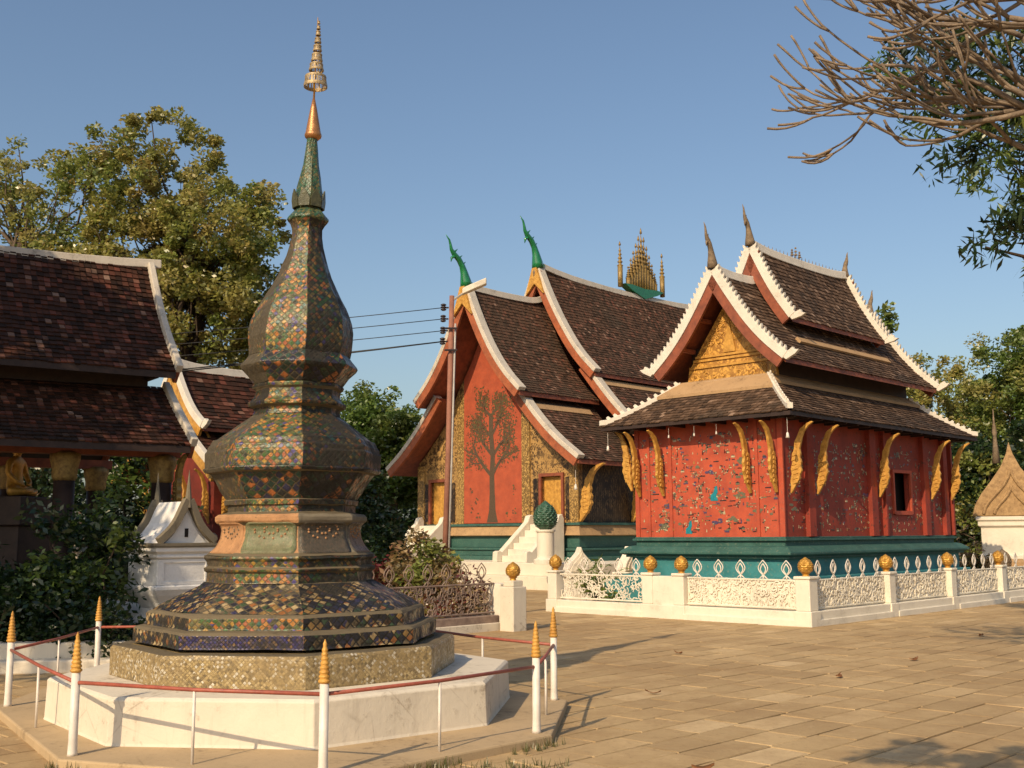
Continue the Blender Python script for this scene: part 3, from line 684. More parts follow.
def bud(m, c, r, h, n=18, rows=6, tip=1.0):
    """lotus-bud ball of overlapping petals"""
    x, y, z = c; FZ = [0, .06, .2, .4, .58, .74, .87, .95, 1.0]; FR = [.45, .66, .92, 1.0, .93, .72, .44, .2 * tip, .03]
    m.lathe([(r * .94 * a, z + h * f) for f, a in zip(FZ, FR)], n, (x, y))
    for k in range(rows):
        f = .06 + .78 * k / rows; f1 = f + 1.35 * .78 / rows; R_ = lambda q: r * float(np.interp(q, FZ, FR))
        cnt = max(5, int(round((2 * math.pi * R_(f)) / (r * 6.4 / (rows + 4)))))
        for i in range(cnt):
            a = 2 * math.pi * (i + .5 * (k % 2)) / cnt; w = math.pi / cnt * 1.05
            P = lambda s_, q, o: (x + math.cos(a + s_ * w) * (R_(q) * .95 + o * r), y + math.sin(a + s_ * w) * (R_(q) * .95 + o * r), z + h * q)
            fm = (f + f1) / 2
            m.add([P(-.8, f, .0), P(.8, f, .0), P(.85, fm, .035), P(0, min(1, f1), .06), P(-.85, fm, .035), P(0, fm, .11)], [(0, 1, 5), (1, 2, 5), (2, 3, 5), (3, 4, 5), (4, 0, 5)])
# ================================================================== RED CHAPEL
CX, CY = 5.38, 22.0
ch = thing('chapel', 'small red chapel with mosaic inlay walls, tiered brown tile roofs and white saw-toothed gables', 'chapel', (CX, CY, 0), ANG)
A_, B_ = 3.64, 8.0                     # y and x size of the walls
# base
b = MB()
b.box((-.55, -.55, 0), (B_ + .55, A_ + .55, .62)); b.box((-.30, -.30, .62), (B_ + .30, A_ + .30, .74)); ob = b.obj('foot', M['cyan'], ch, bevel=.015)
b = MB(); b.box((-.10, -.10, .74), (B_ + .10, A_ + .10, 1.14)); b.obj('base_wall', M['cyan'], ch)
b = MB(); b.box((-.20, -.20, 1.10), (B_ + .20, A_ + .20, 1.15))
b.loft([[(-q, -q, z), (B_ + q, -q, z), (B_ + q, A_ + q, z), (-q, A_ + q, z)] for q, z in ((.22, 1.15), (.30, 1.18), (.30, 1.23), (.16, 1.33), (.07, 1.35))]); b.obj('base_molding', M['teal'], ch, bevel=.01)
b = MB(); b.box((-.03, -.03, 1.34), (B_ + .03, A_ + .03, 1.45)); b.box((-.09, -.09, 1.45), (B_ + .09, A_ + .09, 1.50)); b.box((-.05, -.05, 1.50), (B_ + .05, A_ + .05, 1.53)); b.obj('base_cornice', M['teal'], ch, bevel=.008)
# walls, with a real window opening in the long right wall
wx0, wx1, wz0, wz1 = 4.88, 5.72, 2.10, 2.98
b = MB(); zt = 4.22; t = .12
b.box((0, 0, 1.53), (wx0, t, zt)); b.box((wx1, 0, 1.53), (B_, t, zt)); b.box((wx0, 0, 1.53), (wx1, t, wz0)); b.box((wx0, 0, wz1), (wx1, t, zt)); b.obj('wall', M['redwall_shaded'], ch); b = MB()
b.box((0, A_ - t, 1.53), (B_, A_, zt)); b.box((0, t, 1.53), (t, A_ - t, zt)); b.box((B_ - t, t, 1.53), (B_, A_ - t, zt))
wall = b.obj('wall', M['redwall'], ch)
b = MB(); b.box((wx0 - .3, .30, 1.6), (wx1 + .3, .36, 3.5)); b.obj('dark_window_backing', M['void'], ch)  # near-black panel standing in for the unlit room behind the window
wf = MB()
for q in (((wx0 - .07, -.05, wz0 - .07), (wx0, .02, wz1 + .07)), ((wx1, -.05, wz0 - .07), (wx1 + .07, .02, wz1 + .07)), ((wx0, -.05, wz0 - .09), (wx1, .02, wz0)), ((wx0, -.05, wz1), (wx1, .02, wz1 + .07))): wf.box(*q)
wfo = wf.obj('window', M['redwall'], ch)
sh_ = MB(); sh_.box((wx0 + .01, .05, wz0), (wx0 + .06, .4, wz1)); sh_.obj('shutter', M['darkwood'], wfo)
def Tfront(s, z, d): return (-d, s, z)
def Tside(s, z, d): return (s, -d, z)
b = MB()
for y0, y1 in ((-.04, .07), (.53, .60), (2.68, 2.76), (3.27, 3.33), (3.57, 3.68)):
    b = MB(); b.box((-.03, y0, 1.53), (.02, y1, 4.1)); b.obj('pilaster', M['redwall'], ch, bevel=.006)
for x0, x1 in ((.86, 1.12), (3.62, 3.90), (4.30, 4.38), (6.36, 6.62), (7.50, 7.72), (7.95, 8.04)):
    b = MB(); b.box((x0, -.10, 1.53), (x1, .02, 4.1)); b.obj('pilaster', M['redwall_shaded'], ch, bevel=.006)
figures('mosaic_inlay', Tfront, .07, A_ - .07, 1.56, 3.75, 580, ch, 3, 10)
figures('mosaic_inlay', Tside, .1, B_ - .1, 1.56, 3.6, 800, ch, 5, 8, (wx0, wx1, wz0, wz1))
# two turquoise figures on the gable wall
m = MB()
for (s, z, k) in ((1.62, 2.28, 1.0), (2.28, 1.60, .9)):
    m.prism([(s - .10 * k, z), (s + .09 * k, z), (s + .08 * k, z + .12 * k), (s + .02 * k, z + .16 * k), (s - .03 * k, z + .30 * k), (s - .08 * k, z + .31 * k), (s - .09 * k, z + .18 * k), (s - .05 * k, z + .10 * k)], -.01, .008, Tfront)
m.obj('turquoise_inlay', M_fig[2], ch)
# naga brackets under the eaves
def bracket(name, mat, parent, base, T, H=1.40, out=.52, th=.030):
    f = [(0, 0), (.02, .09), (.01, .17), (.05, .26), (.03, .34), (.08, .43), (.07, .52), (.13, .62), (.15, .72), (.24, .82), (.30, .90), (.46, .97), (.60, 1.0), (.63, .985), (.50, .93), (.40, .86), (.34, .78), (.31, .70), (.27, .62), (.29, .55), (.27, .49), (.31, .43), (.28, .37), (.31, .31), (.26, .25), (.24, .19), (.16, .12), (.10, .06), (.03, -.01)]
    m = MB(); m.prism([(a * out / .6, z * H) for a, z in f], -th, th, T)
    for k in range(7):                       # scales along the belly, on both cheeks
        q = .12 + .065 * k; a = .15 + .02 * math.sin(k)
        for sg in (-1, 1):
            m.prism([((a - .07) * out / .6, q * H), ((a + .06) * out / .6, (q + .02) * H), ((a + .02) * out / .6, (q + .07) * H), ((a - .05) * out / .6, (q + .06) * H)], sg * th * .9, sg * (th + .016), T)
    return m.obj(name, mat, parent, bevel=.006)
for u in (.10, .70, 2.88, 3.52):
    bracket('naga_bracket', M['gold_matt'], ch, None, lambda a, z, d, u=u: (-.05 - a, u + d, 2.42 + z))
for x in (.15, 1.2, 3.98, 6.70, 7.85):
    bracket('naga_bracket', M['gold_matt'], ch, None, lambda a, z, d, x=x: (x + d, -.10 - a, 2.40 + z))
bracket('naga_bracket', M['gold_matt'], ch, None, lambda a, z, d: (-.1 + d, A_ + .05 + a, 2.55 + z))
# skirt roof
ix0, ix1, iy0, iy1, ov = .75, 7.35, .65, 2.95, .56
sk = [(0, 4.88), (.35, 4.58), (.8, 4.25), (1.22, 3.97)]; H_ = 1.22
fx = (ix0 + ov) / H_; fy0 = (iy0 + ov) / H_; fy1 = (A_ + ov - iy1) / H_; fx1 = (B_ + ov - ix1) / H_
sides = [(lambda h: iy0 - h * fy0, lambda h: iy1 + h * fy1, lambda a, h, z: (ix0 - h * fx, a, z)),
         (lambda h: iy0 - h * fy0, lambda h: iy1 + h * fy1, lambda a, h, z: (ix1 + h * fx1, a, z)),
         (lambda h: ix0 - h * fx, lambda h: ix1 + h * fx1, lambda a, h, z: (a, iy0 - h * fy0, z)),
         (lambda h: ix0 - h * fx, lambda h: ix1 + h * fx1, lambda a, h, z: (a, iy1 + h * fy1, z))]
for a0, a1, T in sides:
    tiles('skirt_tiles', sk, a0, a1, T, M['tile_brown'], ch, .115, .12, .024); deck('skirt_deck', sk, a0, a1, T, M['darkwood'], ch)
mo = [(-.01, 4.925), (.10, 4.85), (.24, 4.735), (.40, 4.60)]
for (a0, a1, T), w in zip(sides, (.40, .2, .22, .2)):
    m = MB(); q = [(h, z) for h, z in mo if h <= w + .03]
    if len(q) < 3: q = mo[:3]
    P = resample(q, .05); rings = [[T(a0(h) + .03, h, z + .045), T(a1(h) - .03, h, z + .045), T(a1(h) - .03, h, z - .02), T(a0(h) + .03, h, z - .02)] for h, z in P]
    m.loft(rings); m.obj('mortar_flashing', M['mortar'], ch)
def hip(m, p0, p1, mid_drop, w, teeth_n):
    p0, p1 = Vector(p0), Vector(p1); d = p1 - p0; side = Vector((-d.y, d.x, 0)).normalized() * w; rings = []; N = 10
    P = [p0 + d * (i / N) + Vector((0, 0, -mid_drop * math.sin(math.pi * i / N) + (.05 if i == N else 0))) for i in range(N + 1)]
    for q in P: rings.append([q - side + Vector((0, 0, -.03)), q + side + Vector((0, 0, -.03)), q + side + Vector((0, 0, .085)), q - side + Vector((0, 0, .085))])
    m.loft(rings)
    s2 = side * .45; n = teeth_n
    for i in range(n):
        f = (i + .5) / n * .92; q = p0 + d * f + Vector((0, 0, -mid_drop * math.sin(math.pi * f) + .08)); t_ = d.normalized() * .05
        m.loft([[q - s2 - t_, q + s2 - t_, q + s2 + t_, q - s2 + t_], [q - s2 * .5 + t_ * .6 + Vector((0, 0, .085)), q + s2 * .5 + t_ * .6 + Vector((0, 0, .085)), q + s2 * .5 + t_ * 1.6 + Vector((0, 0, .07)), q - s2 * .5 + t_ * 1.6 + Vector((0, 0, .07))]])
for (p0, p1) in (((ix0, iy0, 4.90), (-ov - .02, -ov - .02, 3.98)), ((ix0, iy1, 4.90), (-ov - .02, A_ + ov + .02, 3.98)), ((ix1, iy0, 4.90), (B_ + ov, -ov, 3.98)), ((ix1, iy1, 4.90), (B_ + ov, A_ + ov, 3.98))):
    m = MB(); hip(m, p0, p1, .06, .055, 11); m.obj('hip_rib', M['white_trim'], ch, bevel=.008)
m = MB(); m.box((ix0 - .06, iy0, 4.84), (ix0 + .02, iy1, 4.93)); m.obj('gable_ledge', M['white_trim'], ch, bevel=.01)
m = MB()
for x in np.arange(-.3, B_ + .4, .52): m.box((x, -.50, 3.86), (x + .07, .05, 3.93))
for y in np.arange(-.3, A_ + .4, .52): m.box((-.50, y, 3.86), (.05, y + .07, 3.93))
m.obj('rafters', M['darkwood'], ch)
# upper body
UC, HL = 1.75, 1.68
m = MB(); m.box((1.08, .66, 4.6), (7.3, 2.84, 5.75)); m.obj('clerestory', M['darkwood'], ch)
low = [(0, 7.30), (.36, 6.72), (.80, 6.08), (1.22, 5.60), (HL, 5.20)]; upp = [(0, 8.10), (.22, 7.62), (.55, 6.98), (.98, 6.36)]
RS = lambda a, h, z: (a, UC - h, z)
LS = lambda a, h, z: (a, UC + h, z)
x0l, x1l, x0u, x1u = .42, 7.75, 1.98, 6.45
for T in (RS, LS):
    for P, x0, x1 in ((low, x0l, x1l), (upp, x0u, x1u)):
        tiles('roof_tiles', P, lambda h: x0 + .03, lambda h: x1 - .03, T, M['tile_brown'], ch, .115, .12, .024); deck('roof_deck', P, lambda h: x0 + .02, lambda h: x1 - .02, T, M['redwood'], ch, .11)
    for P, xe, s in ((low, x0l, -1), (low, x1l, 1), (upp, x0u, -1), (upp, x1u, 1)):
        xa, xb = sorted((xe - s * .03, xe + s * .07)); m = MB()
        band(m, P, -.05, .13, xa, xb, T, .15); teeth(m, P, .125, .085, xa + .01, xb - .01, T, .13); hook(m, P, -.02, .14, xa + .005, xb - .005, T, .24)
        tr = m.obj('gable_trim', M['white_trim'], ch, bevel=.008)
        m = MB(); band(m, P, -.26, -.06, xe - .02 if s > 0 else xe - .05, xe + .05 if s > 0 else xe + .02, T, .15); m.obj('bargeboard', M['redwood'], ch)
for T in (RS, LS):
    Q = [(h, float(np.interp(h, [p[0] for p in low], [p[1] for p in low])) + .0) for h in (1.0, 1.05, 1.10)]
    m = MB(); band(m, Q, -.02, .075, x0u + .05, x1u - .05, T, .1); m.obj('mortar_flashing', M['mortar'], ch)
# ridge caps, slightly sagging
def ridge(parent, mat, x0, x1, y, z, w=.09, h=.14, sag=.05, up0=.06, up1=.06):
    m = MB(); rings = []
    for i in range(13):
        f = i / 12; zz = z - sag * math.sin(math.pi * f) + up0 * max(0, 1 - f * 5) ** 2 + up1 * max(0, 1 - (1 - f) * 5) ** 2; x = x0 + (x1 - x0) * f
        rings.append([(x, y - w, zz - .06), (x, y + w, zz - .06), (x, y + w * .7, zz + h), (x, y - w * .7, zz + h)])
    m.loft(rings); return m.obj('ridge_cap', mat, parent, bevel=.015)
ridge(ch, M['white_trim'], x0l, x0u + .2, UC, 7.30); ridge(ch, M['white_trim'], x1u - .2, x1l, UC, 7.30); ridge(ch, M['white_trim'], x0u, x1u, UC, 8.10)
for (x, z, d, H) in ((x0l - .02, 7.36, -1, .98), (x0u - .02, 8.16, -1, .92), (x1u, 8.14, 1, .72), (x1l, 7.34, 1, .72)):
    finial_chofa('roof_finial', M['stone_grey'], ch, (x, UC, z), H, d, .095, .42)
m = MB()
for i, (dx, hh) in enumerate(((-.16, .22), (0, .32), (.16, .22))):
    m.tube([(4.0 + dx, UC, 8.14), (4.0 + dx * 1.1, UC, 8.2 + hh * .5)], .012, 5)
    for k in range(3): m.lathe([(.05 - .012 * k, 8.2 + hh * (.3 + .25 * k)), (.02, 8.24 + hh * (.3 + .25 * k))], 8, (4.0 + dx * 1.1, UC))
for x in np.arange(2.4, 6.2, .17): m.tube([(x, UC, 8.15), (x + .02, UC, 8.30)], [.018, .004], 4)
m.obj('ridge_ornament', M['stone_grey'], ch)
# carved gilded gable
gx = .98
tri = lambda k, zb: [(UC + h * k, z - .32) for h, z in low[1:4][::-1]]
gp = [(UC - 1.16, 4.90), (UC + 1.16, 4.90), (UC + 1.10, 5.25), (UC + .74, 5.78), (UC + .32, 6.36), (UC, 6.80), (UC - .32, 6.36), (UC - .74, 5.78), (UC - 1.10, 5.25)]
m = MB(); m.prism(gp, gx, gx + .08, lambda a, b, d: (d, a, b)); gb = m.obj('gable_board', M['carved'], ch)
m = MB()
for z in (5.27, 5.42, 5.50): m.box((gx - .035, UC - 1.08 + (z - 5.25) * .7, z), (gx - .003, UC + 1.08 - (z - 5.25) * .7, z + .05))
rd = random.Random(4)
for i in range(150):
    z = rd.uniform(4.95, 6.5); hw = np.interp(z, [4.9, 5.25, 5.78, 6.36, 6.8], [1.1, 1.02, .68, .26, 0]); 
    if 5.24 < z < 5.57 or hw < .06: continue
    y = rd.uniform(-hw, hw) * .93; r = rd.uniform(.03, .07); a = rd.uniform(0, 6.3); sg = 1 if y > 0 else -1
    m.tube([(gx - .012, UC + y + sg * r * (1 - .5 * k / 6) * math.cos(a + .75 * k), z + r * (1 - .5 * k / 6) * math.sin(a + .75 * k)) for k in range(7)], [.014 - .0012 * k for k in range(7)], 4)
m.prism([(UC - .16, 5.57), (UC + .16, 5.57), (UC + .11, 5.85), (UC + .05, 6.05), (UC, 6.35), (UC - .05, 6.05), (UC - .11, 5.85)], gx - .04, gx - .002, lambda a, b, d: (d, a, b))
m.obj('gable_relief', M['gold_matt'], gb)
for z, w in ((5.62, 1.0), (6.25, .55)):
    for y0, y1 in ((UC - w, UC - w + .09), (UC + w - .09, UC + w)):
        m = MB(); m.box((.50, y0, z), (gx, y1, z + .09)); m.obj('purlin', M['redwood'], ch)


# ================================================================== WHITE FENCE ROUND THE CHAPEL
fe = thing('perimeter_fence', 'white stucco fence with lace panels, leaf crests and gold bud finials around the red chapel', 'fence', (5.07, 19.32, 0), ANG)
def TL(s, z, d): return (d, s, z)          # left run: along local y
def TR(s, z, d): return (s, d, z)          # right run: along local x
def fpost(x, y, w=.125, h=.86, parent=fe):
    m = MB(); m.box((x - w - .03, y - w - .03, 0), (x + w + .03, y + w + .03, .27)); m.box((x - w, y - w, .27), (x + w, y + w, h - .05)); m.box((x - w - .02, y - w - .02, h - .05), (x + w + .02, y + w + .02, h))
    po = m.obj('post', M['plaster'], parent, bevel=.015)
    m = MB(); m.lathe([(.07, h), (.05, h + .03), (.08, h + .05)], 14, (x, y)); bud(m, (x, y, h + .05), .135, .28); f = m.obj('finial', M['gold']); f.parent = po
    return po
for y in (0, 2.62, 3.35, 5.83): fpost(0, y, .125 if y else .14)
for x in (3.04, 5.88, 8.66, 11.4): fpost(x, 0)
def frun(T, s0, s1, backed, crest, seed, parent=fe, mat=None):
    mat = mat or M['plaster']
    m = MB(); pa, pb = (T(s0, 0, -.13), T(s1, .26, .13)); m.box(tuple(min(p) for p in zip(pa, pb)), tuple(max(p) for p in zip(pa, pb)))
    pa, pb = (T(s0, .0, -.17), T(s1, .12, .17)); m.box(tuple(min(p) - (.001 if i == 2 else 0) for i, p in enumerate(zip(pa, pb))), tuple(max(p) for p in zip(pa, pb))); m.obj('base_wall', mat, parent, bevel=.012)
    m = MB()
    for z in (.30, .78): m.tube([T(s0, z, 0), T(s1, z, 0)], .018, 6)
    lacework(m, T, s0 + .02, s1 - .02, .29, .80, 74 if backed else 60, .0135 if backed else .010, seed)
    if backed:
        pa, pb = (T(s0, .27, .012), T(s1, .78, .03)); m.box(tuple(min(p) for p in zip(pa, pb)), tuple(max(p) for p in zip(pa, pb)))
    m.obj('lace_panel', mat, parent)
    if crest:
        n = crest
        for k in range(n):
            s = s0 + (s1 - s0) * (k + .5) / n; cm = crest_mesh(); c = cm.obj('crest', M['metal_white'] if mat is M['plaster'] else mat, parent, True)
            c.location = T(s, .79, 0); c.rotation_euler = (0, 0, math.pi / 2 if T is TL else 0)
frun(TL, .14, 2.49, 1, 5, 1); frun(TL, 3.48, 5.70, 0, 5, 2)
m = MB(); m.box((-.11, 2.745, 0), (.11, 3.225, .80)); m.box((-.16, 2.745, -.002), (.16, 3.225, .26)); m.obj('solid_panel', M['plaster'], fe, bevel=.01)
frun(TR, .14, 2.91, 1, 5, 3); frun(TR, 3.17, 5.75, 1, 5, 4); frun(TR, 6.01, 8.53, 1, 5, 5); frun(TR, 8.79, 11.27, 1, 4, 6); frun(TR, 11.53, 14.0, 1, 4, 7)

# shorter fence left of the gap, in front of the pinkish shrubs
f2 = thing('garden_fence', 'short fence of open rusty scrollwork beside the gap, ending at a pale square gate pillar', 'fence', (.0, 18.75, 0), ANG)
m = MB(); m.box((-.16, -.16, 0), (.16, .16, .74)); m.box((-.12, -.12, .74), (.12, .12, .84)); po = m.obj('post', M['plaster_old'], f2, bevel=.015)
m = MB(); m.lathe([(.06, .84), (.045, .87), (.08, .89)], 14); bud(m, (0, 0, .89), .125, .26); m.obj('finial', M['gold'], po)
m = MB(); m.box((-.05, .25, 0), (.25, .55, .78)); m.obj('post', M['plaster'], f2, bevel=.015)
M['scroll'] = m_paint('old_pinkish_scrollwork', (.30, .22, .17), (.16, .11, .09), 6, .8)
def TL2(s, z, d): return (s, d + .4, z)
frun(TL2, -5.0, -.06, 0, 0, 9, f2, M['scroll'])
for k in range(12):
    cm = crest_mesh(.12, .34, .009); c = cm.obj('crest', M['scroll'], f2, True); c.location = (-.35 - k * .40, .4, .79)
m = MB(); m.box((-5.0, .22, 0), (-.06, .60, .14)); m.obj('kerb', M['plaster_old'], f2, bevel=.01)

# lotus-bud pillars
def lotus(name, label, loc, k=1.0):
    o = thing(name, label, 'pillar', loc)
    m = MB(); m.lathe([(.34, 0), (.34, .12), (.26, .16), (.245, .22), (.245, .88), (.28, .90), (.28, .955)], 32); m.obj('column', M['plaster'], o, bevel=.006)
    m = MB(); bud(m, (0, 0, .95), .34, .82, 20, 11); m.obj('lotus_bud', M['bud_green'], o)
    o.scale = (k,) * 3; return o
lp = lotus('lotus_pillar', 'round white pillar topped by a large green lotus bud beside the white stair', (.92, 31.2, .78), 1.0)
l2 = dup(lp, (12.75, 29.0, 0), None, 'smaller brown lotus bud pillar behind the far end of the white fence'); l2.scale = (.62, .62, .66)
for k in kids(l2):
    if k.name.startswith('lotus_bud'): k.data = k.data.copy(); k.data.materials[0] = M['stone_grey']
# white rounded stones behind the fence
def bstone(label, loc, k):
    o = thing('boundary_stone', label, 'boundary stone', loc, R(20))
    m = MB(); m.box((-.40, -.24, 0), (.40, .24, .40)); m.box((-.34, -.20, .40), (.34, .20, .58)); m.box((-.42, -.26, .58), (.42, .26, .66)); m.obj('base', M['plaster'], o, bevel=.02)
    og = [(-.40, .66), (.40, .66), (.38, .78), (.30, .92), (.17, 1.04), (.06, 1.16), (0, 1.30), (-.06, 1.16), (-.17, 1.04), (-.30, .92), (-.38, .78)]
    m = MB(); m.prism(og, -.14, .14, lambda a, b, d: (a, d, b)); tp = m.obj('leaf_top', M['plaster'], o, bevel=.02)
    m = MB(); m.prism([(a * .72, .70 + (b - .66) * .72) for a, b in og], -.165, -.14, lambda a, b, d: (a, d, b)); m.prism([(a * .42, .74 + (b - .66) * .45) for a, b in og], -.185, -.165, lambda a, b, d: (a, d, b)); m.obj('inner_leaf', M['plaster_old'], tp, bevel=.008)
    o.scale = (k,) * 3; return o
bs = bstone('white leaf-topped stone behind the lace fence, left of the chapel', (1.62, 27.2, 0), 1.0)
dup(bs, (2.95, 28.2, 0), R(50), 'white leaf-topped stone touching the left corner of the chapel base')

# ================================================================== MAIN TEMPLE
tm = thing('temple', 'large temple with sweeping brown roofs, green finials and an orange mosaic-tree gable', 'temple', (2.03, 34.0, 0), ANG)
WU, UCM, DX = 7.46, 3.73, 12.5
pu_ = [(0, 9.72), (.45, 8.72), (1.05, 7.62), (1.72, 6.72), (2.45, 6.05)]; pl_ = [(1.85, 6.25), (2.6, 5.35), (3.5, 4.50), (4.45, 3.84)]
mu_ = [(0, 10.95), (.5, 9.85), (1.15, 8.70), (1.85, 7.70), (2.60, 6.98)]; ml_ = [(2.0, 7.30), (2.9, 6.20), (3.75, 5.33), (4.95, 4.40)]
m = MB(); m.box((-.25, -.25, .3), (DX, WU + .25, .92)); m.box((-.10, -.10, .92), (DX, WU + .10, 1.10)); m.box((-.16, -.16, 1.10), (DX, WU + .16, 1.18)); m.box((-.05, -.05, 1.18), (DX, WU + .05, 1.56)); m.obj('base', M['teal'], tm, bevel=.02)
m = MB(); m.loft([[(-q, -q, z), (DX, -q, z), (DX, WU + q, z), (-q, WU + q, z)] for q, z in ((.02, 1.55), (.20, 1.58), (.10, 1.75), (.06, 1.88))]); m.obj('base_band', M['tan'], tm)
m = MB(); m.box((-.12, -.12, 1.88), (DX, WU + .12, 1.96)); m.obj('base_cornice', M['teal'], tm, bevel=.01)
m = MB(); m.box((-2.2, -2.4, 0), (DX, WU + 2.4, .40)); m.box((-2.05, -2.25, .40), (DX, WU + 2.25, .78)); m.obj('terrace', M['plaster'], tm, bevel=.02)
# walls with door openings
dR, dL = (.67, 1.52), (WU - 1.52, WU - .67); zd0, zd1 = 1.96, 3.42
m = MB(); F = lambda a, b, d: (d, a, b)
roofz = lambda u: (np.interp(abs(u - UCM), [p[0] for p in pu_], [p[1] for p in pu_]) if abs(u - UCM) < 2.1 else np.interp(abs(u - UCM), [p[0] for p in pl_], [p[1] for p in pl_])) - .22
def wallpiece(u0, u1, z0):
    us = np.linspace(u0, u1, 9); m.prism([(u0, z0), (u1, z0)] + [(u, roofz(u)) for u in us[::-1]], 0, .2, F)
wallpiece(0, dR[0], 1.96); wallpiece(dR[0], dR[1], zd1); wallpiece(dR[1], dL[0], 1.96); wallpiece(dL[0], dL[1], zd1); wallpiece(dL[1], WU, 1.96)
wl_ = m.obj('front_wall', M['stencil'], tm)
m = MB(); m.box((.2, 0, 1.96), (DX, .2, 4.1)); m.box((.2, WU - .2, 1.96), (DX, WU, 4.1)); m.box((DX - .2, .2, 1.96), (DX, WU - .2, 6.0)); m.obj('side_wall', M['relief_dark'], tm)
for (u0, u1) in (dR, dL):
    m = MB()
    for q in (((-.07, u0 - .10, zd0), (.05, u0, zd1 + .1)), ((-.07, u1, zd0), (.05, u1 + .10, zd1 + .1)), ((-.07, u0, zd1), (.05, u1, zd1 + .1))): m.box(*q)
    dr = m.obj('door', M['redwood'], tm)
    for a, b_ in ((u0, (u0 + u1) / 2 - .004), ((u0 + u1) / 2 + .004, u1)):
        m = MB(); m.box((.10, a, zd0), (.15, b_, zd1)); m.obj('door_leaf', M['gold_matt'], dr, bevel=.01)
    for u in (u0 - .36, u1 + .16):
        m = MB(); m.box((-.03, u, zd0 + .1), (.005, u + .2, zd1 - .05)); m.obj('door_surround', M['relief_dark'], dr)
for u in (2.02, 5.09, -.02, WU - .33, 1.55):
    if u == 1.55: continue
    m = MB(); m.box((-.06, u, 1.96), (.02, u + .35, roofz(u + (.35 if u > UCM else 0)) - .1)); m.obj('pilaster', M['stencil_fine'], tm, bevel=.01)
# orange panel and its mosaic tree
m = MB(); us = np.linspace(2.37, 5.09, 13); m.prism([(2.37, 1.98), (5.09, 1.98)] + [(u, roofz(u) - .05) for u in us[::-1]], -.045, .01, F); pn = m.obj('gable_panel', M['orange_panel'], tm)
MOS3 = [m_paint('mosaic_bronze', (.11, .075, .045), None, 20, .35), m_paint('mosaic_olive', (.12, .10, .04), None, 20, .35), m_paint('mosaic_brown', (.16, .06, .03), None, 20, .35)]
def mosaic_tree():
    rd = random.Random(11); m = MB(); c = [0]
    def Pl(pts, mi):
        nonlocal m
        m.m = mi; c[0] += 1; d = .0465 + .0006 * (c[0] % 12); m.prism(pts, -.03, d, lambda a, b, q: (-q, a, b))
    def br(u, z, a, L, w, lv):
        n = 4
        for i in range(n):
            a += rd.uniform(-.22, .22) + (.10 if a < math.pi / 2 else -.10) * (.6 if lv else 0); u2, z2 = u + math.cos(a) * L / n, z + math.sin(a) * L / n; w2 = w * (.90 if lv else .94)
            nx, nz = -math.sin(a), math.cos(a)
            Pl([(u - nx * w, z - nz * w), (u2 - nx * w2, z2 - nz * w2), (u2 + nx * w2, z2 + nz * w2), (u + nx * w, z + nz * w)], 0)
            u, z, w = u2, z2, w2
            if lv >= 2 or (lv == 1 and i > 0):
                for k in range(17):
                    t = rd.uniform(0, 6.28); s = rd.uniform(.03, .06); q, r_ = u + rd.uniform(-.26, .26), z + rd.uniform(-.22, .22)
                    if abs(q - UCM) < 1.26: Pl([(q - s * math.cos(t), r_ - s * math.sin(t)), (q + s * .5 * math.sin(t), r_ - s * .5 * math.cos(t)), (q + s * math.cos(t), r_ + s * math.sin(t)), (q - s * .5 * math.sin(t), r_ + s * .5 * math.cos(t))], rd.choice([1, 1, 2, 0]))
            if lv == 0:
                for sg in (-1, 1):
                    br(u, z, math.pi / 2 + sg * rd.uniform(.75, 1.0), rd.uniform(1.15, 1.4) * (1 - .14 * i), w * .6, 1)
            elif lv == 1 and i >= 1:
                br(u, z, a + rd.choice([-1, 1]) * rd.uniform(.5, .9), L * .5, w * .55, 2)
    Pl([(UCM - .26, 2.0), (UCM + .26, 2.0), (UCM + .15, 2.4), (UCM + .13, 2.9), (UCM - .13, 2.9), (UCM - .15, 2.4)], 0)
    br(UCM, 2.85, math.pi / 2, 2.7, .12, 0)
    tr_ = m.obj('tree_mosaic', MOS3, pn); m = MB()
    for (u, z) in ((2.7, 2.3), (3.0, 2.15), (4.4, 2.2), (4.75, 2.4), (2.75, 3.0), (4.7, 3.1), (4.5, 2.75)):
        for k in range(7):
            s = rd.uniform(.02, .05); q, r_ = u + rd.uniform(-.10, .10), z + rd.uniform(-.12, .18); Pl([(q - s, r_), (q, r_ - s * .6), (q + s, r_), (q, r_ + s)], rd.choice([0, 1, 2]))
    return m.obj('plant_mosaic', MOS3, pn)
mosaic_tree()
# leaning eave struts at the front right corner
for x in (.05, 2.6, 5.2): bracket('eave_strut', M['gold_matt'], tm, None, lambda a, z, d, x=x: (x + d, -.02 - a, 2.0 + z), 1.75, .95, .06)
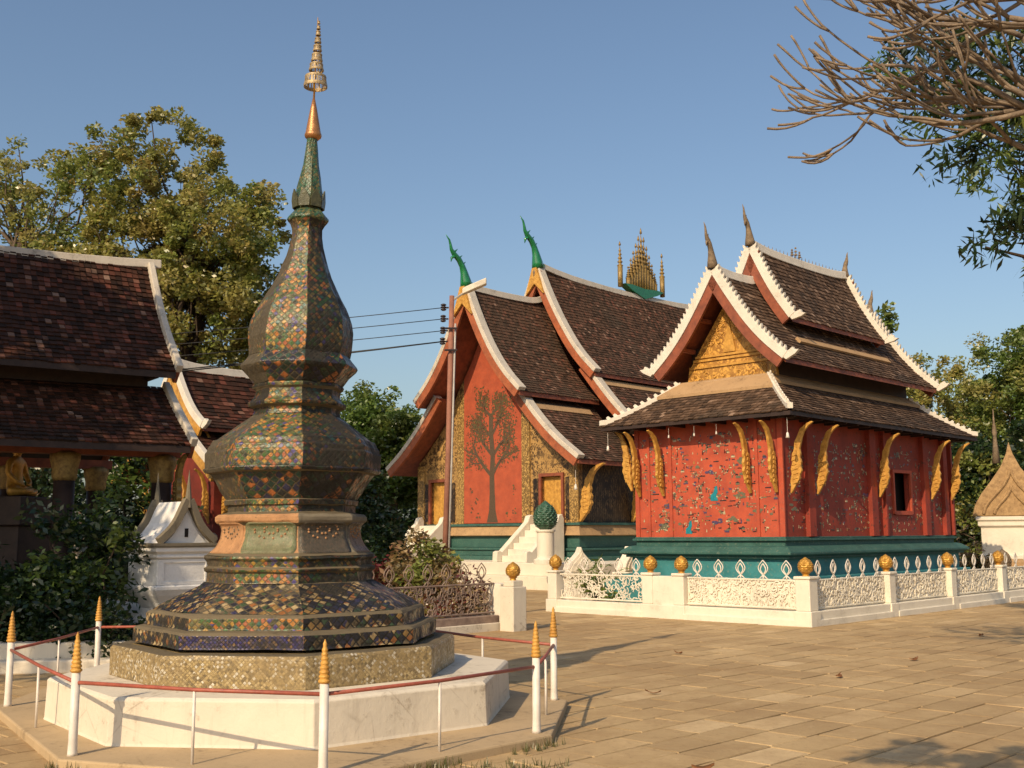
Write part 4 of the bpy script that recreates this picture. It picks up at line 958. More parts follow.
# roofs
RM = lambda a, h, z: (a, UCM - h, z)
LM = lambda a, h, z: (a, UCM + h, z)
roofs = ((pu_, -1.3, 2.6), (pl_, -.85, 2.6), (mu_, 2.2, DX + .8), (ml_, 2.35, DX + .6))
for T in (RM, LM):
    for P, x0, x1 in roofs:
        tiles('roof_tiles', P, lambda h: x0 + .05, lambda h: x1, T, M['tile_main'], tm, .13, .12, .026, .06); deck('roof_deck', P, lambda h: x0 + .04, lambda h: x1, T, M['redwood'], tm, .14)
        m = MB(); band(m, P, .0, .15, x0 - .06, x0 + .26, T, .2); m.obj('gable_trim', M['grey_trim'], tm, bevel=.015)
        m = MB(); band(m, P, -.25, .0, x0 - .04, x0 + .06, T, .2); m.obj('bargeboard', M['orangewood'], tm, bevel=.01)
for T in (RM, LM):
    for P, h0, h1, x0, x1 in ((pl_, 2.32, 2.48, -.6, 2.2), (ml_, 2.46, 2.62, 2.6, DX + .5)):
        Q = [(h, float(np.interp(h, [p[0] for p in P], [p[1] for p in P])) + .02) for h in (h0, (h0 + h1) / 2, h1)]
        m = MB(); band(m, Q, -.02, .05, x0, x1, T, .1); m.obj('mortar_flashing', M['mortar'], tm)
ridge(tm, M['grey_trim'], -1.3, 2.5, UCM, 9.72, .12, .16, .05, .0, .15); ridge(tm, M['grey_trim'], 2.2, DX + .8, UCM, 10.95, .12, .16, .20, .12, .1)
for x, z in ((-1.24, 9.72), (2.26, 10.95)):
    m = MB(); m.prism([(UCM - .42, z - .95), (UCM, z - .55), (UCM + .42, z - .95), (UCM + .30, z - .55), (UCM + .10, z + .02), (UCM - .10, z + .02), (UCM - .30, z - .55)], x - .20, x - .12, F); m.obj('gable_crest', M['gold_matt'], tm)
finial_chofa('green_finial', M['green_glass'], tm, (-1.22, UCM, 9.74), 1.62, -1, .16, .80); finial_chofa('green_finial', M['green_glass'], tm, (2.28, UCM, 10.98), 1.75, -1, .17, .72)
for x, z in ((-1.26, 9.80), (2.22, 11.04)):
    m = MB(); m.lathe([(.16, z - .45), (.18, z - .2), (.13, z - .02), (.15, z + .1)], 10, (x, UCM)); m.obj('finial_base', M['stone_grey'], tm, True)
# spired ornament in the middle of the main ridge
dk = MB(); dk.prism([(-1.25, .34), (-.8, .14), (0, -.10), (.8, .14), (1.25, .34), (.8, .36), (0, .30), (-.8, .36)], UCM - .16, UCM + .16, lambda a, b, d: (8.3 + a, d, 10.86 + b))
dko = dk.obj('ridge_ornament', M['green_glass'], tm)
for i in range(-6, 7):
    hh = 2.55 - .34 * abs(i) if abs(i) < 6 else 1.75
    x = 8.3 + i * .17 if abs(i) < 6 else 8.3 + (1.35 if i > 0 else -1.35); z0 = 11.12; m = MB()
    pr = [(.10, z0 - .05), (.10, z0 + hh * .42)]
    for k in range(5):
        zz = z0 + hh * (.42 + .085 * k); r = .125 - .018 * k; pr += [(r * .55, zz), (r, zz + hh * .02), (r * .9, zz + hh * .035), (r * .5, zz + hh * .06)]
    pr += [(.012, z0 + hh * .87), (.012, z0 + hh * .90), (.05, z0 + hh * .91), (.04, z0 + hh * .945), (.008, z0 + hh)]
    m.lathe(pr, 8, (x, UCM)); m.obj('spire', M['gold_dim'], dko, True)
# stairs
def stair(label, u):
    o = thing('stair', label, 'stair', (0, 0, 0), 0)
    o.location = tm.matrix_basis @ Vector((0, u, .78)); loc = Vector((2.03, 34.0, 0)) + Matrix.Rotation(ANG, 3, 'Z') @ Vector((0, u, .78)); o.location = loc; o.rotation_euler = (0, 0, ANG)
    m = MB(); n = 6
    for k in range(n): m.box((-1.75 + k * .25, -.5, 0), (-.26, .5, .19 * (k + 1)))
    m.obj('steps', M['plaster'], o, bevel=.012)
    for s in (-1, 1):
        a = s * .52; b_ = s * .72
        m = MB(); m.prism([(-1.95, 0), (-.26, 0), (-.26, 1.30), (-.34, 1.44), (-.48, 1.40), (-.56, 1.22), (-1.72, .30), (-1.82, .34), (-1.93, .30)], min(a, b_), max(a, b_), lambda p, q, d: (p, d, q)); m.obj('balustrade', M['plaster'], o, bevel=.015)
    return o
stair('white stair with smooth curved balustrades leading up to the right temple door', (dR[0] + dR[1]) / 2)
stair('white stair to the left temple door, half hidden by the brown bush', (dL[0] + dL[1]) / 2)

# ================================================================== POWER POLE AND WIRES
pp = thing('utility_pole', 'slim red-brown power pole with insulators and a lamp arm in front of the temple', 'utility pole', (-1.30, 20.7, 0), 0)
m = MB(); m.tube([(0, 0, 0), (.09, 0, 3), (.155, 0, 6.15)], [.056, .053, .048], 12); m.obj('pole', M['pole'], pp, True)
m = MB(); m.tube([(.075, -.035, 0), (.16, -.035, 3), (.225, -.035, 5.6)], .019, 8); m.obj('conduit', M['conduit'], pp, True)
for z in (5.08, 5.5):
    m = MB(); m.tube([(.02, -.09, z), (.26, -.09, z)], .02, 6); m.obj('clamp', M['insul'], pp)
arm = MB(); arm.tube([(.15, 0, 6.05), (.40, 0, 6.22)], .022, 6); la = arm.obj('lamp_arm', M['conduit'], pp)
m = MB(); m.loft([[(.36 + f * .46, -.10 * w, 6.17 + f * .20), (.36 + f * .46, .10 * w, 6.17 + f * .20), (.36 + f * .46, .10 * w, 6.29 + f * .20), (.36 + f * .46, -.10 * w, 6.29 + f * .20)] for f, w in ((0, .8), (.5, 1), (1, .9))]); m.obj('lamp_head', m_paint('cream_lamp_housing', (.70, .64, .52), (.5, .45, .36), 6, .5), la, bevel=.015)
WZ = (5.92, 5.70, 5.47, 5.26)
for z in WZ:
    m = MB(); x = .15 * z / 6.15
    m.tube([(x - .05, 0, z), (x - .13, 0, z)], .016, 6)
    for k in range(3): m.lathe([(.03, z - .06 + .045 * k), (.055, z - .045 + .045 * k), (.055, z - .03 + .045 * k), (.03, z - .015 + .045 * k)], 10, (x - .15, 0))
    m.obj('insulator', M['insul'], pp, True)
def wire(label, z, r, end, dz, n=1):
    m = MB(); a = np.array([-1.30 + .15 * z / 6.15 - .15, 20.7, z]); b_ = np.array(end, float); b_[2] += dz
    for q in range(n):
        pts = [a + (b_ - a) * t + np.array([0, 0, -.55 * 4 * t * (1 - t) * .5 - .05 * q * math.sin(math.pi * t)]) for t in np.linspace(0, 1, 18)]
        m.tube([tuple(p) for p in pts], r, 5)
    prop(m.obj('power_line', M['black'], None, True), label, 'wire', 'wires strung from the pole')
wire('topmost thin wire running left from the pole', WZ[0], .008, (-22, 22.5, 5.2), 0.0)
wire('second thin wire from the top of the pole', WZ[1], .008, (-22, 22.5, 5.0), 0)
wire('third thin wire from the top of the pole', WZ[2], .008, (-22, 22.5, 4.75), 0)
wire('lowest and thickest twisted cable from the pole', WZ[3], .013, (-22, 22.5, 4.3), 0, 2)

# ================================================================== LEFT HALL (open sided, in shade)
HA = R(36.5); HO = (-5.52, 18.0)
hl = thing('open_hall', 'open-sided hall in shade with two tiers of dark red tile roof at the left', 'hall', (HO[0], HO[1], 0), HA)
HU = 1.70
hu = [(0, 6.42), (.35, 5.85), (.9, 5.10), (1.70, 4.30)]; hlw = [(1.05, 4.10), (1.6, 3.66), (2.5, 3.02)]
RH = lambda a, h, z: (a, HU - h, z)
LH = lambda a, h, z: (a, HU + h, z)
for T in (RH, LH):
    for P, x0, x1 in ((hu, -9, .0), (hlw, -9, .0)):
        tiles('roof_tiles', P, lambda h: x0, lambda h: x1 - .05, T, M['tile_red'], hl, .115, .10, .028, .06); deck('roof_deck', P, lambda h: x0, lambda h: x1 - .04, T, M['darkwood'], hl, .12)
        m = MB(); band(m, P, -.02, .13, x1 - .05, x1 + .06, T, .2); m.obj('gable_trim', M['grey_trim'], hl, bevel=.015)
        m = MB(); band(m, P, -.24, -.02, x1 - .03, x1 + .04, T, .2); m.obj('bargeboard', M['redwood'], hl, bevel=.01)
ridge(hl, M['grey_trim'], -9, .2, HU, 6.42, .08, .10, .12, 0, .05)
m = MB(); m.prism([(HU - 1.5, 4.2), (HU + 1.5, 4.2), (HU + .8, 5.0), (HU, 6.1), (HU - .8, 5.0)], -.35, -.25, F); m.obj('gable_wall', M['darkwood'], hl)
m = MB(); m.box((-9, HU - 1.1, 3.7), (-.3, HU - 1.0, 4.3)); m.box((-9, HU + 1.0, 3.7), (-.3, HU + 1.1, 4.3)); m.obj('clerestory', M['darkwood'], hl)
m = MB(); m.box((-9, -.35, 0), (.1, HU * 2 + .35, .45)); m.obj('floor_base', M['plaster_old'], hl, bevel=.02)
for x in (-.25, -1.75, -3.6, -5.4):
    for y in (-.12, HU * 2 + .12):
        m = MB(); m.lathe([(.20, .45), (.20, .55), (.165, .6), (.155, 2.75)], 16, (x, y)); pi_ = m.obj('pillar', M['darkwood'], hl, True)
        m = MB(); m.lathe([(.157, 2.45), (.19, 2.5), (.19, 2.62), (.23, 2.78), (.23, 2.86), (.17, 2.9)], 12, (x, y)); m.obj('capital', M['gold_dim'], pi_, True)
m = MB(); m.box((-9, -.25, 2.86), (0, .02, 3.02)); m.box((-9, HU * 2 - .02, 2.86), (0, HU * 2 + .25, 3.02)); m.obj('eave_beam', M['redwood'], hl)
bracket('eave_bracket', M['gold_dim'], hl, None, lambda a, z, d: (-.05 + d, -.15 - a, 1.9 + z), 1.0, .5, .04)

# golden seated figure on a dark pedestal
def skin_body(name, V, E, rad, mat, parent, sub=2):
    me = bpy.data.meshes.new(name); me.from_pydata(V, E, []); o = bpy.data.objects.new(name, me); COL.objects.link(o); o.parent = parent
    sk_ = o.modifiers.new('skin', 'SKIN'); me.skin_vertices.new() if hasattr(me.skin_vertices, 'new') and not me.skin_vertices else None
    for i, r in enumerate(rad): me.skin_vertices[0].data[i].radius = r if hasattr(r, '__len__') else (r, r)
    me.skin_vertices[0].data[0].use_root = True
    s = o.modifiers.new('sub', 'SUBSURF'); s.levels = s.render_levels = sub
    me.materials.append(mat); me.polygons.foreach_set('use_smooth', [True] * len(me.polygons)); sk_.use_smooth_shade = True
    return o
def buddha(loc, rz, k):
    st = thing('statue', 'gilded seated meditating statue on a dark pedestal under the left hall', 'statue', loc, rz)
    V = [(0, 0, .16), (0, .02, .34), (0, .01, .52), (0, 0, .66), (0, -.01, .74), (0, -.02, .84), (0, -.015, .93),
         (.20, 0, .62), (.27, -.03, .42), (.20, -.16, .26), (.05, -.22, .22), (-.20, 0, .62), (-.27, -.03, .42), (-.20, -.16, .26), (-.05, -.22, .20),
         (.15, -.06, .12), (.38, -.16, .09), (.12, -.28, .08), (-.10, -.27, .07), (-.15, -.06, .12), (-.38, -.16, .09), (-.12, -.30, .10), (.10, -.29, .12)]
    E = [(0, 1), (1, 2), (2, 3), (3, 4), (4, 5), (5, 6), (3, 7), (7, 8), (8, 9), (9, 10), (3, 11), (11, 12), (12, 13), (13, 14), (0, 15), (15, 16), (16, 17), (17, 18), (0, 19), (19, 20), (20, 21), (21, 22)]
    rad = [.17, .15, .155, .12, .055, .095, .085, .075, .055, .045, .035, .075, .055, .045, .035, .10, .085, .065, .04, .10, .085, .065, .04]
    bd = skin_body('body', V, E, rad, M['gold'], st)
    m = MB(); m.lathe([(.098, .87), (.10, .93), (.075, 1.0), (.045, 1.03), (.04, 1.07), (.018, 1.12), (.004, 1.19)], 14, (0, -.01)); m.obj('hair', M['gold_dim'], bd, True)
    m = MB(); m.tube([(0, -.11, .885), (0, -.135, .855), (0, -.105, .84)], [.010, .017, .008], 6); m.obj('nose', M['gold'], bd, True)
    for s in (-1, 1):
        m = MB(); m.tube([(s * .10, .0, .90), (s * .115, .01, .86), (s * .10, 0, .79)], [.012, .018, .012], 6); m.obj('ear', M['gold'], bd, True)
        m = MB(); m.tube([(s * .025, -.112, .89), (s * .055, -.10, .888)], .006, 5); m.obj('eye', M['gold_dim'], bd, True)
    m = MB(); m.tube([(-.028, -.105, .805), (0, -.115, .803), (.028, -.105, .805)], .008, 5); m.obj('mouth', M['gold'], bd, True)
    st.scale = (k,) * 3
    pd = thing('pedestal', 'dark stepped pedestal carrying the gilded statue', 'pedestal', (loc[0], loc[1], .45), rz)
    m = MB(); h = loc[2] - .45
    m.box((-.62, -.55, 0), (.62, .55, h * .18)); m.box((-.5, -.44, h * .18), (.5, .44, h * .75)); m.box((-.6, -.52, h * .75), (.6, .52, h)); m.obj('block', M['darkwood'], pd, bevel=.02)
    return st
buddha((-7.8, 17.3, 2.22), R(80), .86)

# ================================================================== SMALL RED BUILDING BEHIND
BO = (-8.25, 26.5)
sb = thing('red_building', 'small red building with gold brackets behind the stupa, dark red roof with white ridge', 'building', (BO[0], BO[1], 0), ANG)
u1 = [(0, 5.72), (.4, 5.10), (.9, 4.50), (1.45, 4.12)]; u2 = [(.95, 4.15), (1.6, 3.62), (2.5, 3.02)]
RB = lambda a, h, z: (a, -h, z)
LB = lambda a, h, z: (a, h, z)
for T in (RB, LB):
    for P, x0, x1 in ((u1, 0, 3.4), (u2, -.25, 3.6)):
        tiles('roof_tiles', P, lambda h: x0 + .04, lambda h: x1, T, M['tile_red'], sb, .15, .16); deck('roof_deck', P, lambda h: x0 + .03, lambda h: x1, T, M['redwood'], sb)
        m = MB(); band(m, P, -.02, .15, x0 - .06, x0 + .08, T, .2); hook(m, P, 0, .12, x0 - .05, x0 + .05, T, .25); m.obj('gable_trim', M['white_trim'], sb, bevel=.01)
        m = MB(); band(m, P, -.25, -.02, x0 - .03, x0 + .04, T, .2); m.obj('bargeboard', M['gold_matt'], sb)
ridge(sb, M['white_trim'], 0, 3.4, 0, 5.72, .10, .16, .08)
m = MB(); m.box((.3, -1.55, .8), (3.3, 1.55, 3.6)); m.obj('wall', M['maroon'], sb)
m = MB(); m.box((.0, -2.0, 0), (3.5, 2.0, .8)); m.obj('base', M['teal'], sb, bevel=.02)
m = MB(); m.prism([(-1.3, 3.9), (1.3, 3.9), (.8, 4.4), (0, 5.4), (-.8, 4.4)], .25, .32, F); m.obj('gable_board', M['carved'], sb)
for u in (-1.4, -.5, .5, 1.4): bracket('naga_bracket', M['gold_matt'], sb, None, lambda a, z, d, u=u: (.28 - a, u + d, 1.9 + z), 1.25, .4)
for x in (.5, 1.8, 3.1): bracket('naga_bracket', M['gold_matt'], sb, None, lambda a, z, d, x=x: (x + d, -1.57 - a, 1.8 + z), 1.25, .5)
finial_chofa('roof_finial', M['stone_grey'], sb, (-.02, 0, 5.8), .8, -1, .08)

# ================================================================== WHITE SHRINE LEFT OF THE STUPA
ws = thing('shrine', 'small white shrine with concave gabled roof and mossy edges left of the stupa', 'shrine', (-4.74, 15.4, 0), R(46))
ws.scale = (.86, .86, .97)
ph4 = R(45); rt2 = math.sqrt(2)
def sq(m, rows, cx=0, cy=0): m.lathe([(r * rt2, z) for r, z in rows], 4, (cx, cy), ph4)
m = MB(); sq(m, [(.44, 0), (.44, .42), (.40, .50), (.33, .58), (.31, .66)]); m.obj('foot', M['plaster_shrine'], ws, bevel=.015)
m = MB(); sq(m, [(.31, .66), (.36, .74), (.46, .84), (.50, .90), (.515, .92), (.515, .965), (.48, .98)]); m.obj('flared_bowl', M['plaster_shrine'], ws, bevel=.01)
m = MB(); sq(m, [(.455, .98), (.455, 1.34)]); m.obj('body', M['plaster_shrine'], ws, bevel=.01)
m = MB()
for a in range(4):
    c, s = math.cos(a * math.pi / 2), math.sin(a * math.pi / 2)
    for t0, t1, z0, z1 in ((-.46, -.36, .985, 1.335), (.36, .46, .985, 1.335), (-.36, .36, .985, 1.03), (-.36, .36, 1.29, 1.335)):
        pts = [(t0, -.474), (t1, -.474), (t1, -.45), (t0, -.45)]; m.prism([(x * c - y * s, x * s + y * c) for x, y in pts], z0, z1, lambda p, q, d: (p, q, d))
m.obj('panel_frame', M['plaster_shrine'], ws)
m = MB(); sq(m, [(.47, 1.34), (.50, 1.36), (.50, 1.39), (.47, 1.40), (.53, 1.44), (.535, 1.50)]); m.obj('cornice', M['plaster_shrine'], ws, bevel=.008)
m = MB(); sq(m, [(.55, 1.50), (.56, 1.52), (.56, 1.555), (.50, 1.56)]); m.obj('mossy_ledge', M['lichen_stone'], ws)
rp = [(0, 2.14), (.07, 2.02), (.16, 1.84), (.28, 1.70), (.47, 1.56)]
m = MB(); m.prism([(-h, z) for h, z in rp[::-1]] + [(h, z) for h, z in rp[1:]], -.44, .44, lambda a, b, d: (a, d, b)); m.obj('roof', M['plaster_shrine'], ws)
for d0, d1 in ((-.56, -.45), (.45, .53)):
    m = MB()
    for T in (lambda x, h, z: (h, x, z), lambda x, h, z: (-h, x, z)): band(m, rp, -.02, .08, d0, d1, T, .1); 
    m.lathe([(.07, 2.05), (.05, 2.2), (.03, 2.34), (.012, 2.5), (.002, 2.58)], 8, (0, (d0 + d1) / 2)); m.obj('gable_edge', M['lichen_stone'], ws)
m = MB(); m.prism([(-.36, 1.56), (.36, 1.56), (.22, 1.68), (.11, 1.82), (0, 2.00), (-.11, 1.82), (-.22, 1.68)], -.475, -.442, lambda a, b, d: (a, d, b)); ga = m.obj('gable', M['plaster_shrine'], ws)
m = MB(); m.box((-.03, -.484, 1.64), (.03, -.474, 1.76)); m.obj('niche', M['void'], ga)
m = MB(); m.lathe([(.05, 1.56), (.07, 1.60), (.06, 1.66), (.01, 1.70)], 10, (.50, -.45)); m.obj('corner_knob', M['stone_grey'], ws, True)

# ================================================================== SMALL SHRINE AT THE FAR RIGHT
rs = thing('shrine', 'small white shrine with a carved brown pointed gable at the right edge', 'shrine', (14.45, 32.0, 0), R(-24))
m = MB(); sq(m, [(1.25, 0), (1.25, .55), (1.10, .62), (1.10, .78), (1.0, .85)]); m.obj('foot', M['tan'], rs, bevel=.02)
m = MB(); sq(m, [(.95, .85), (.95, .95), (.86, .98), (.86, 1.72), (.93, 1.78), (.93, 1.90), (.98, 1.94), (.98, 2.04)]); m.obj('body', M['plaster'], rs, bevel=.015)
rp = [(0, 4.15), (.09, 3.80), (.26, 3.42), (.52, 3.05), (.80, 2.68), (.98, 2.36), (1.06, 2.05)]
m = MB(); m.prism([(-h, z) for h, z in rp[::-1]] + [(h, z) for h, z in rp[1:]], -.95, -.70, lambda a, b, d: (a, d, b)); gb2 = m.obj('carved_gable', M['tan_stucco'], rs, bevel=.03)
m = MB()
for k in (.72, .45):
    m.tube([(h * k, -.97, 2.12 + (z - 2.05) * k * .82) for h, z in rp] , .045, 6); m.tube([(-h * k, -.97, 2.12 + (z - 2.05) * k * .82) for h, z in rp], .045, 6)
m.obj('arch_molding', M['tan_stucco'], gb2)
rp2 = [(h * .9, z - .45 if z > 2.4 else z) for h, z in rp]
m = MB(); m.prism([(-h, z) for h, z in rp2[::-1]] + [(h, z) for h, z in rp2[1:]], -.70, .9, lambda a, b, d: (a, d, b)); m.obj('roof', M['tile_brown'], rs)
m = MB(); m.lathe([(.12, 3.6), (.07, 4.1), (.05, 4.4), (.075, 4.5), (.03, 4.8), (.008, 5.2)], 10, (-.35, .15)); m.obj('spire', M['stone_grey'], rs, True)

# white wall and kerbs at the left
m = MB(); m.box((-12, 0, 0), (0, .3, .34)); m.box((-12, -.25, 0), (0, -.002, .16)); o = m.obj('low_wall', M['plaster_old'], None, bevel=.02); o.location = (-4.3, 13.7, 0); o.rotation_euler = (0, 0, R(8))
prop(o, 'low grey stepped kerb wall in shade behind the left railing', 'low wall')
wsw = thing('garden_wall', 'white wall with a stepped pedestal seen through the dark open hall', 'wall', (-11.4, 26.5, 0), R(10))
m = MB(); m.box((-4, 0, 0), (3.6, .25, 1.1)); m.box((-4, -.05, 1.1), (3.6, .30, 1.2)); m.obj('wall_run', M['plaster'], wsw)
m = MB(); m.box((.2, -.5, 0), (1.2, -.06, 1.3)); m.box((.1, -.55, 1.3), (1.3, -.05, 1.5)); m.box((.35, -.45, 1.5), (1.05, -.1, 2.2)); m.obj('stepped_pedestal', M['plaster'], wsw)

# bells under the eaves
def bell(base, lab, n=0):
    o = thing('bell', lab, 'bell', base, 0, 'small bells hanging from the eaves')
    m = MB(); m.tube([(0, 0, 0), (0, 0, -.40)], .006, 5); m.obj('cord', M['metal_white'], o)
    m = MB(); m.lathe([(.012, -.38), (.03, -.40), (.04, -.47), (.055, -.53), (.05, -.53)], 12); m.obj('bell_cup', M['metal_white'], o, True); return o
def chw(x, y, z): v = Matrix.Rotation(ANG, 3, 'Z') @ Vector((x, y, 0)); return (CX + v.x, CY + v.y, z)
bl = bell(chw(-.45, -.42, 3.84), 'small white bell hanging from the front corner of the chapel eaves')
bl.scale = (.75,) * 3
dup(bl, chw(-.50, 4.05, 3.84), None, 'small white bell hanging from the left corner of the chapel eaves')
for y in (1.2, 1.75, 2.4): dup(bl, chw(-.48, y, 3.84), None, 'small bell in a row along the front eaves of the red chapel', scale=.42)
v = Matrix.Rotation(ANG, 3, 'Z') @ Vector((-.9, UCM - 4.4, 0)); dup(bl, (2.03 + v.x, 34 + v.y, 3.5), None, 'small bell hanging from the right lower tip of the temple porch roof', scale=1.1)

# ================================================================== TREES AND SHRUBS
TG = 'trees behind the temple buildings'
tree('tree', 'big yellowing tree rising behind the left hall beside the stupa', (-9.5, 33, 0),
     [(-11.2, 33, 12.6, 2.6, 2.4, 2.2), (-8.6, 32, 10.2, 2.3, 2.2, 2.2), (-9.2, 33.5, 8.2, 2.2, 2.2, 2.2), (-11.8, 33, 9.6, 2.4, 2.4, 2.0), (-7.8, 33, 8.3, 1.1, 1.4, 2.0)], 520, 130, .15, M['leaf_autumn'], M['bark_dark'], .28, (.18, .55), TG, 26, second=(M['leaf_olive'], .5))
tree('tree', 'paler thin-crowned tree behind the roof at the far left edge', (-15.6, 34, 0),
     [(-16.6, 34, 13.0, 2.4, 2.2, 1.4), (-14.2, 34, 11.0, 2.2, 2.2, 1.9), (-16.8, 34, 10.2, 2.4, 2.2, 1.9), (-13.8, 33.5, 13.2, .8, .8, .7), (-14, 34, 8.6, 2.3, 2, 1.5)], 270, 75, .14, M['leaf_olive'], M['bark'], .25, (.16, .50), TG, 26, second=(M['leaf_autumn'], .3))
tree('tree', 'dark round tree in the gap right of the stupa', (-6.6, 50, 0), [(-6.6, 50, 6.9, 1.7, 1.7, 1.5), (-6.3, 49.5, 5.0, 2.0, 1.8, 1.6)], 110, 150, .19, M['leaf_green'], None, .22, (.45, .8), TG, 6)
tree('tree', 'light green bushy tree left of the temple porch', (-4.6, 44, 0), [(-4.4, 44, 5.3, 1.5, 1.4, 1.1), (-5.6, 44, 4.0, 1.7, 1.5, 1.5), (-3.8, 44.5, 4.2, 1.3, 1.2, 1.3)], 110, 300, .17, M['leaf_lime'], None, .2, (.4, .75), TG, 6, second=(M['leaf_green'], .55))
tree('tree', 'dense dark evergreen between the stupa and the temple steps', (-4.2, 33, 0), [(-4.2, 33, 2.6, .95, 1.0, 1.2), (-4.2, 33, 1.2, 1.1, 1.0, 1.0)], 36, 190, .20, M['leaf_dark'], None, .14, (.35, .6), TG, 8)
tree('tree', 'yellow-topped tree beyond the right end of the chapel', (23.3, 60, 0), [(23.0, 60, 9.2, 2.4, 2.2, 2.0), (22.2, 60, 6.6, 2.6, 2.2, 2.2), (25.2, 60, 7.0, 2.2, 2.2, 2.2), (23.5, 60, 4, 3, 2.2, 2)], 290, 130, .20, M['leaf_autumn'], None, .3, (.28, .75), TG, 18, second=(M['leaf_olive'], .3))
tree('tree', 'tall green tree at the right edge beyond the chapel', (25.6, 54, 0), [(25.2, 54, 10.2, 2.2, 2.2, 1.7), (27.0, 54, 9.6, 2.8, 2.2, 2.6), (24.0, 54, 8.0, 1.9, 2, 1.7), (26, 54, 6.2, 3.2, 2.4, 2.0)], 320, 140, .19, M['leaf_green'], None, .3, (.28, .75), TG, 18, second=(M['leaf_olive'], .4))
tree('tree', 'low dark tree just behind the right corner of the chapel', (18.2, 44, 0), [(18.0, 44, 3.6, 1.7, 1.6, 1.8), (19.6, 44.5, 4.6, 1.6, 1.6, 1.6), (17.2, 44, 1.6, 1.7, 1.3, 1.4), (20.5, 44, 2, 2.4, 1.5, 1.8)], 80, 260, .2, M['leaf_dark'], None, .2, (.45, .8), TG, 12, second=(M['leaf_olive'], .25))
tree('tree', 'slim tree whose leafy top shows just over the chapel roof', (17.4, 50, 0), [(17.2, 50, 11.1, .55, .6, 1.0), (17.0, 50, 9.2, .8, .8, 1.0)], 10, 60, .30, M['leaf_green'], None, .14, (.3, .5), TG, 4)
for i, (x, y, h, w) in enumerate(((-20, 46, 6, 5), (-12.5, 44, 5, 4), (-30, 55, 8, 6), (34, 66, 7, 6), (30, 50, 5, 3.5), (44, 75, 9, 7), (8, 75, 6, 6), (0, 70, 6, 6), (-8, 68, 5, 5), (18, 80, 6, 7))):
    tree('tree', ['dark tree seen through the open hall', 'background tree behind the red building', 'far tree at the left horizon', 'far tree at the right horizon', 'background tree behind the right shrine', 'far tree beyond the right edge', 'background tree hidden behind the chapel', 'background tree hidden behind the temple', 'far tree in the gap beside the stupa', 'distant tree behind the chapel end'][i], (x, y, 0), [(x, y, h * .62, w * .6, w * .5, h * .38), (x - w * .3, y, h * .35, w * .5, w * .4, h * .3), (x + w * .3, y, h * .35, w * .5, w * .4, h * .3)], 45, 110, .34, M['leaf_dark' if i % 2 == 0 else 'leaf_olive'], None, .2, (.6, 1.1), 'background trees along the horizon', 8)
for i, (x, y, h, w) in enumerate(((-11.8, 25.0, 3.6, 1.9), (-14.8, 24.5, 4.2, 2.2), (-8.1, 23.9, 3.7, 1.15))):
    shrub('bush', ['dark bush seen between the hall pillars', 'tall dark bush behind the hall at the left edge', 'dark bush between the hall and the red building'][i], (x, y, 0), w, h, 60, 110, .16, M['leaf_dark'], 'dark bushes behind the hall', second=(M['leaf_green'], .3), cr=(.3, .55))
SG = 'dark shrubs in front of the hall'
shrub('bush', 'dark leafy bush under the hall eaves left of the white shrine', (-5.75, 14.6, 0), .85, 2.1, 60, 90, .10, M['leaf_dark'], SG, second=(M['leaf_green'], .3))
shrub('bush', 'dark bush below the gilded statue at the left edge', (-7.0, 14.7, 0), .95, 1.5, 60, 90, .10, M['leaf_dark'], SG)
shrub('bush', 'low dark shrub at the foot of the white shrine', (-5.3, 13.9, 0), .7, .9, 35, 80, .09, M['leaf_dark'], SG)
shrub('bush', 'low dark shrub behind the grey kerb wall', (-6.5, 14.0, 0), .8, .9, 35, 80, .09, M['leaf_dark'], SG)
shrub('bush', 'taller sunlit-topped shrub under the hall roof end', (-6.3, 16.6, 0), .7, 2.6, 40, 90, .11, M['leaf_green'], SG, second=(M['leaf_dark'], .5))
shrub('bush', 'brown and cream croton bush behind the pole', (-1.75, 20.3, 0), .68, 1.6, 60, 120, .12, M['leaf_croton'], None, .45, second=(M['leaf_olive'], .2), cr=(.2, .36))
shrub('bush', 'lime-topped green bush right of the stupa', (-2.75, 22.3, 0), .75, 2.3, 50, 90, .11, M['leaf_dark'], None, second=(M['leaf_lime'], .22))
shrub('bush', 'low maroon-leaved plant beside the stupa base', (-2.35, 20.6, 0), .6, 1.3, 26, 60, .13, M['leaf_red'], None, .4, second=(M['leaf_dark'], .5))
shrub('bush', 'small yellow-green plant inside the lace fence', (2.0, 24.6, 0), .55, .95, 16, 50, .20, M['leaf_lime'], None, .16)
shrub('bush', 'purple-brown twiggy shrub behind the scrollwork fence', (-.9, 19.6, 0), .75, .9, 30, 50, .10, M['leaf_red'], None, .35, second=(M['leaf_croton'], .5))
shrub('bush', 'orange-tipped low plant at the chapel far corner', (12.9, 31.2, 0), .6, 1.3, 25, 60, .13, M['leaf_croton'], None, .4, second=(M['leaf_dark'], .3))

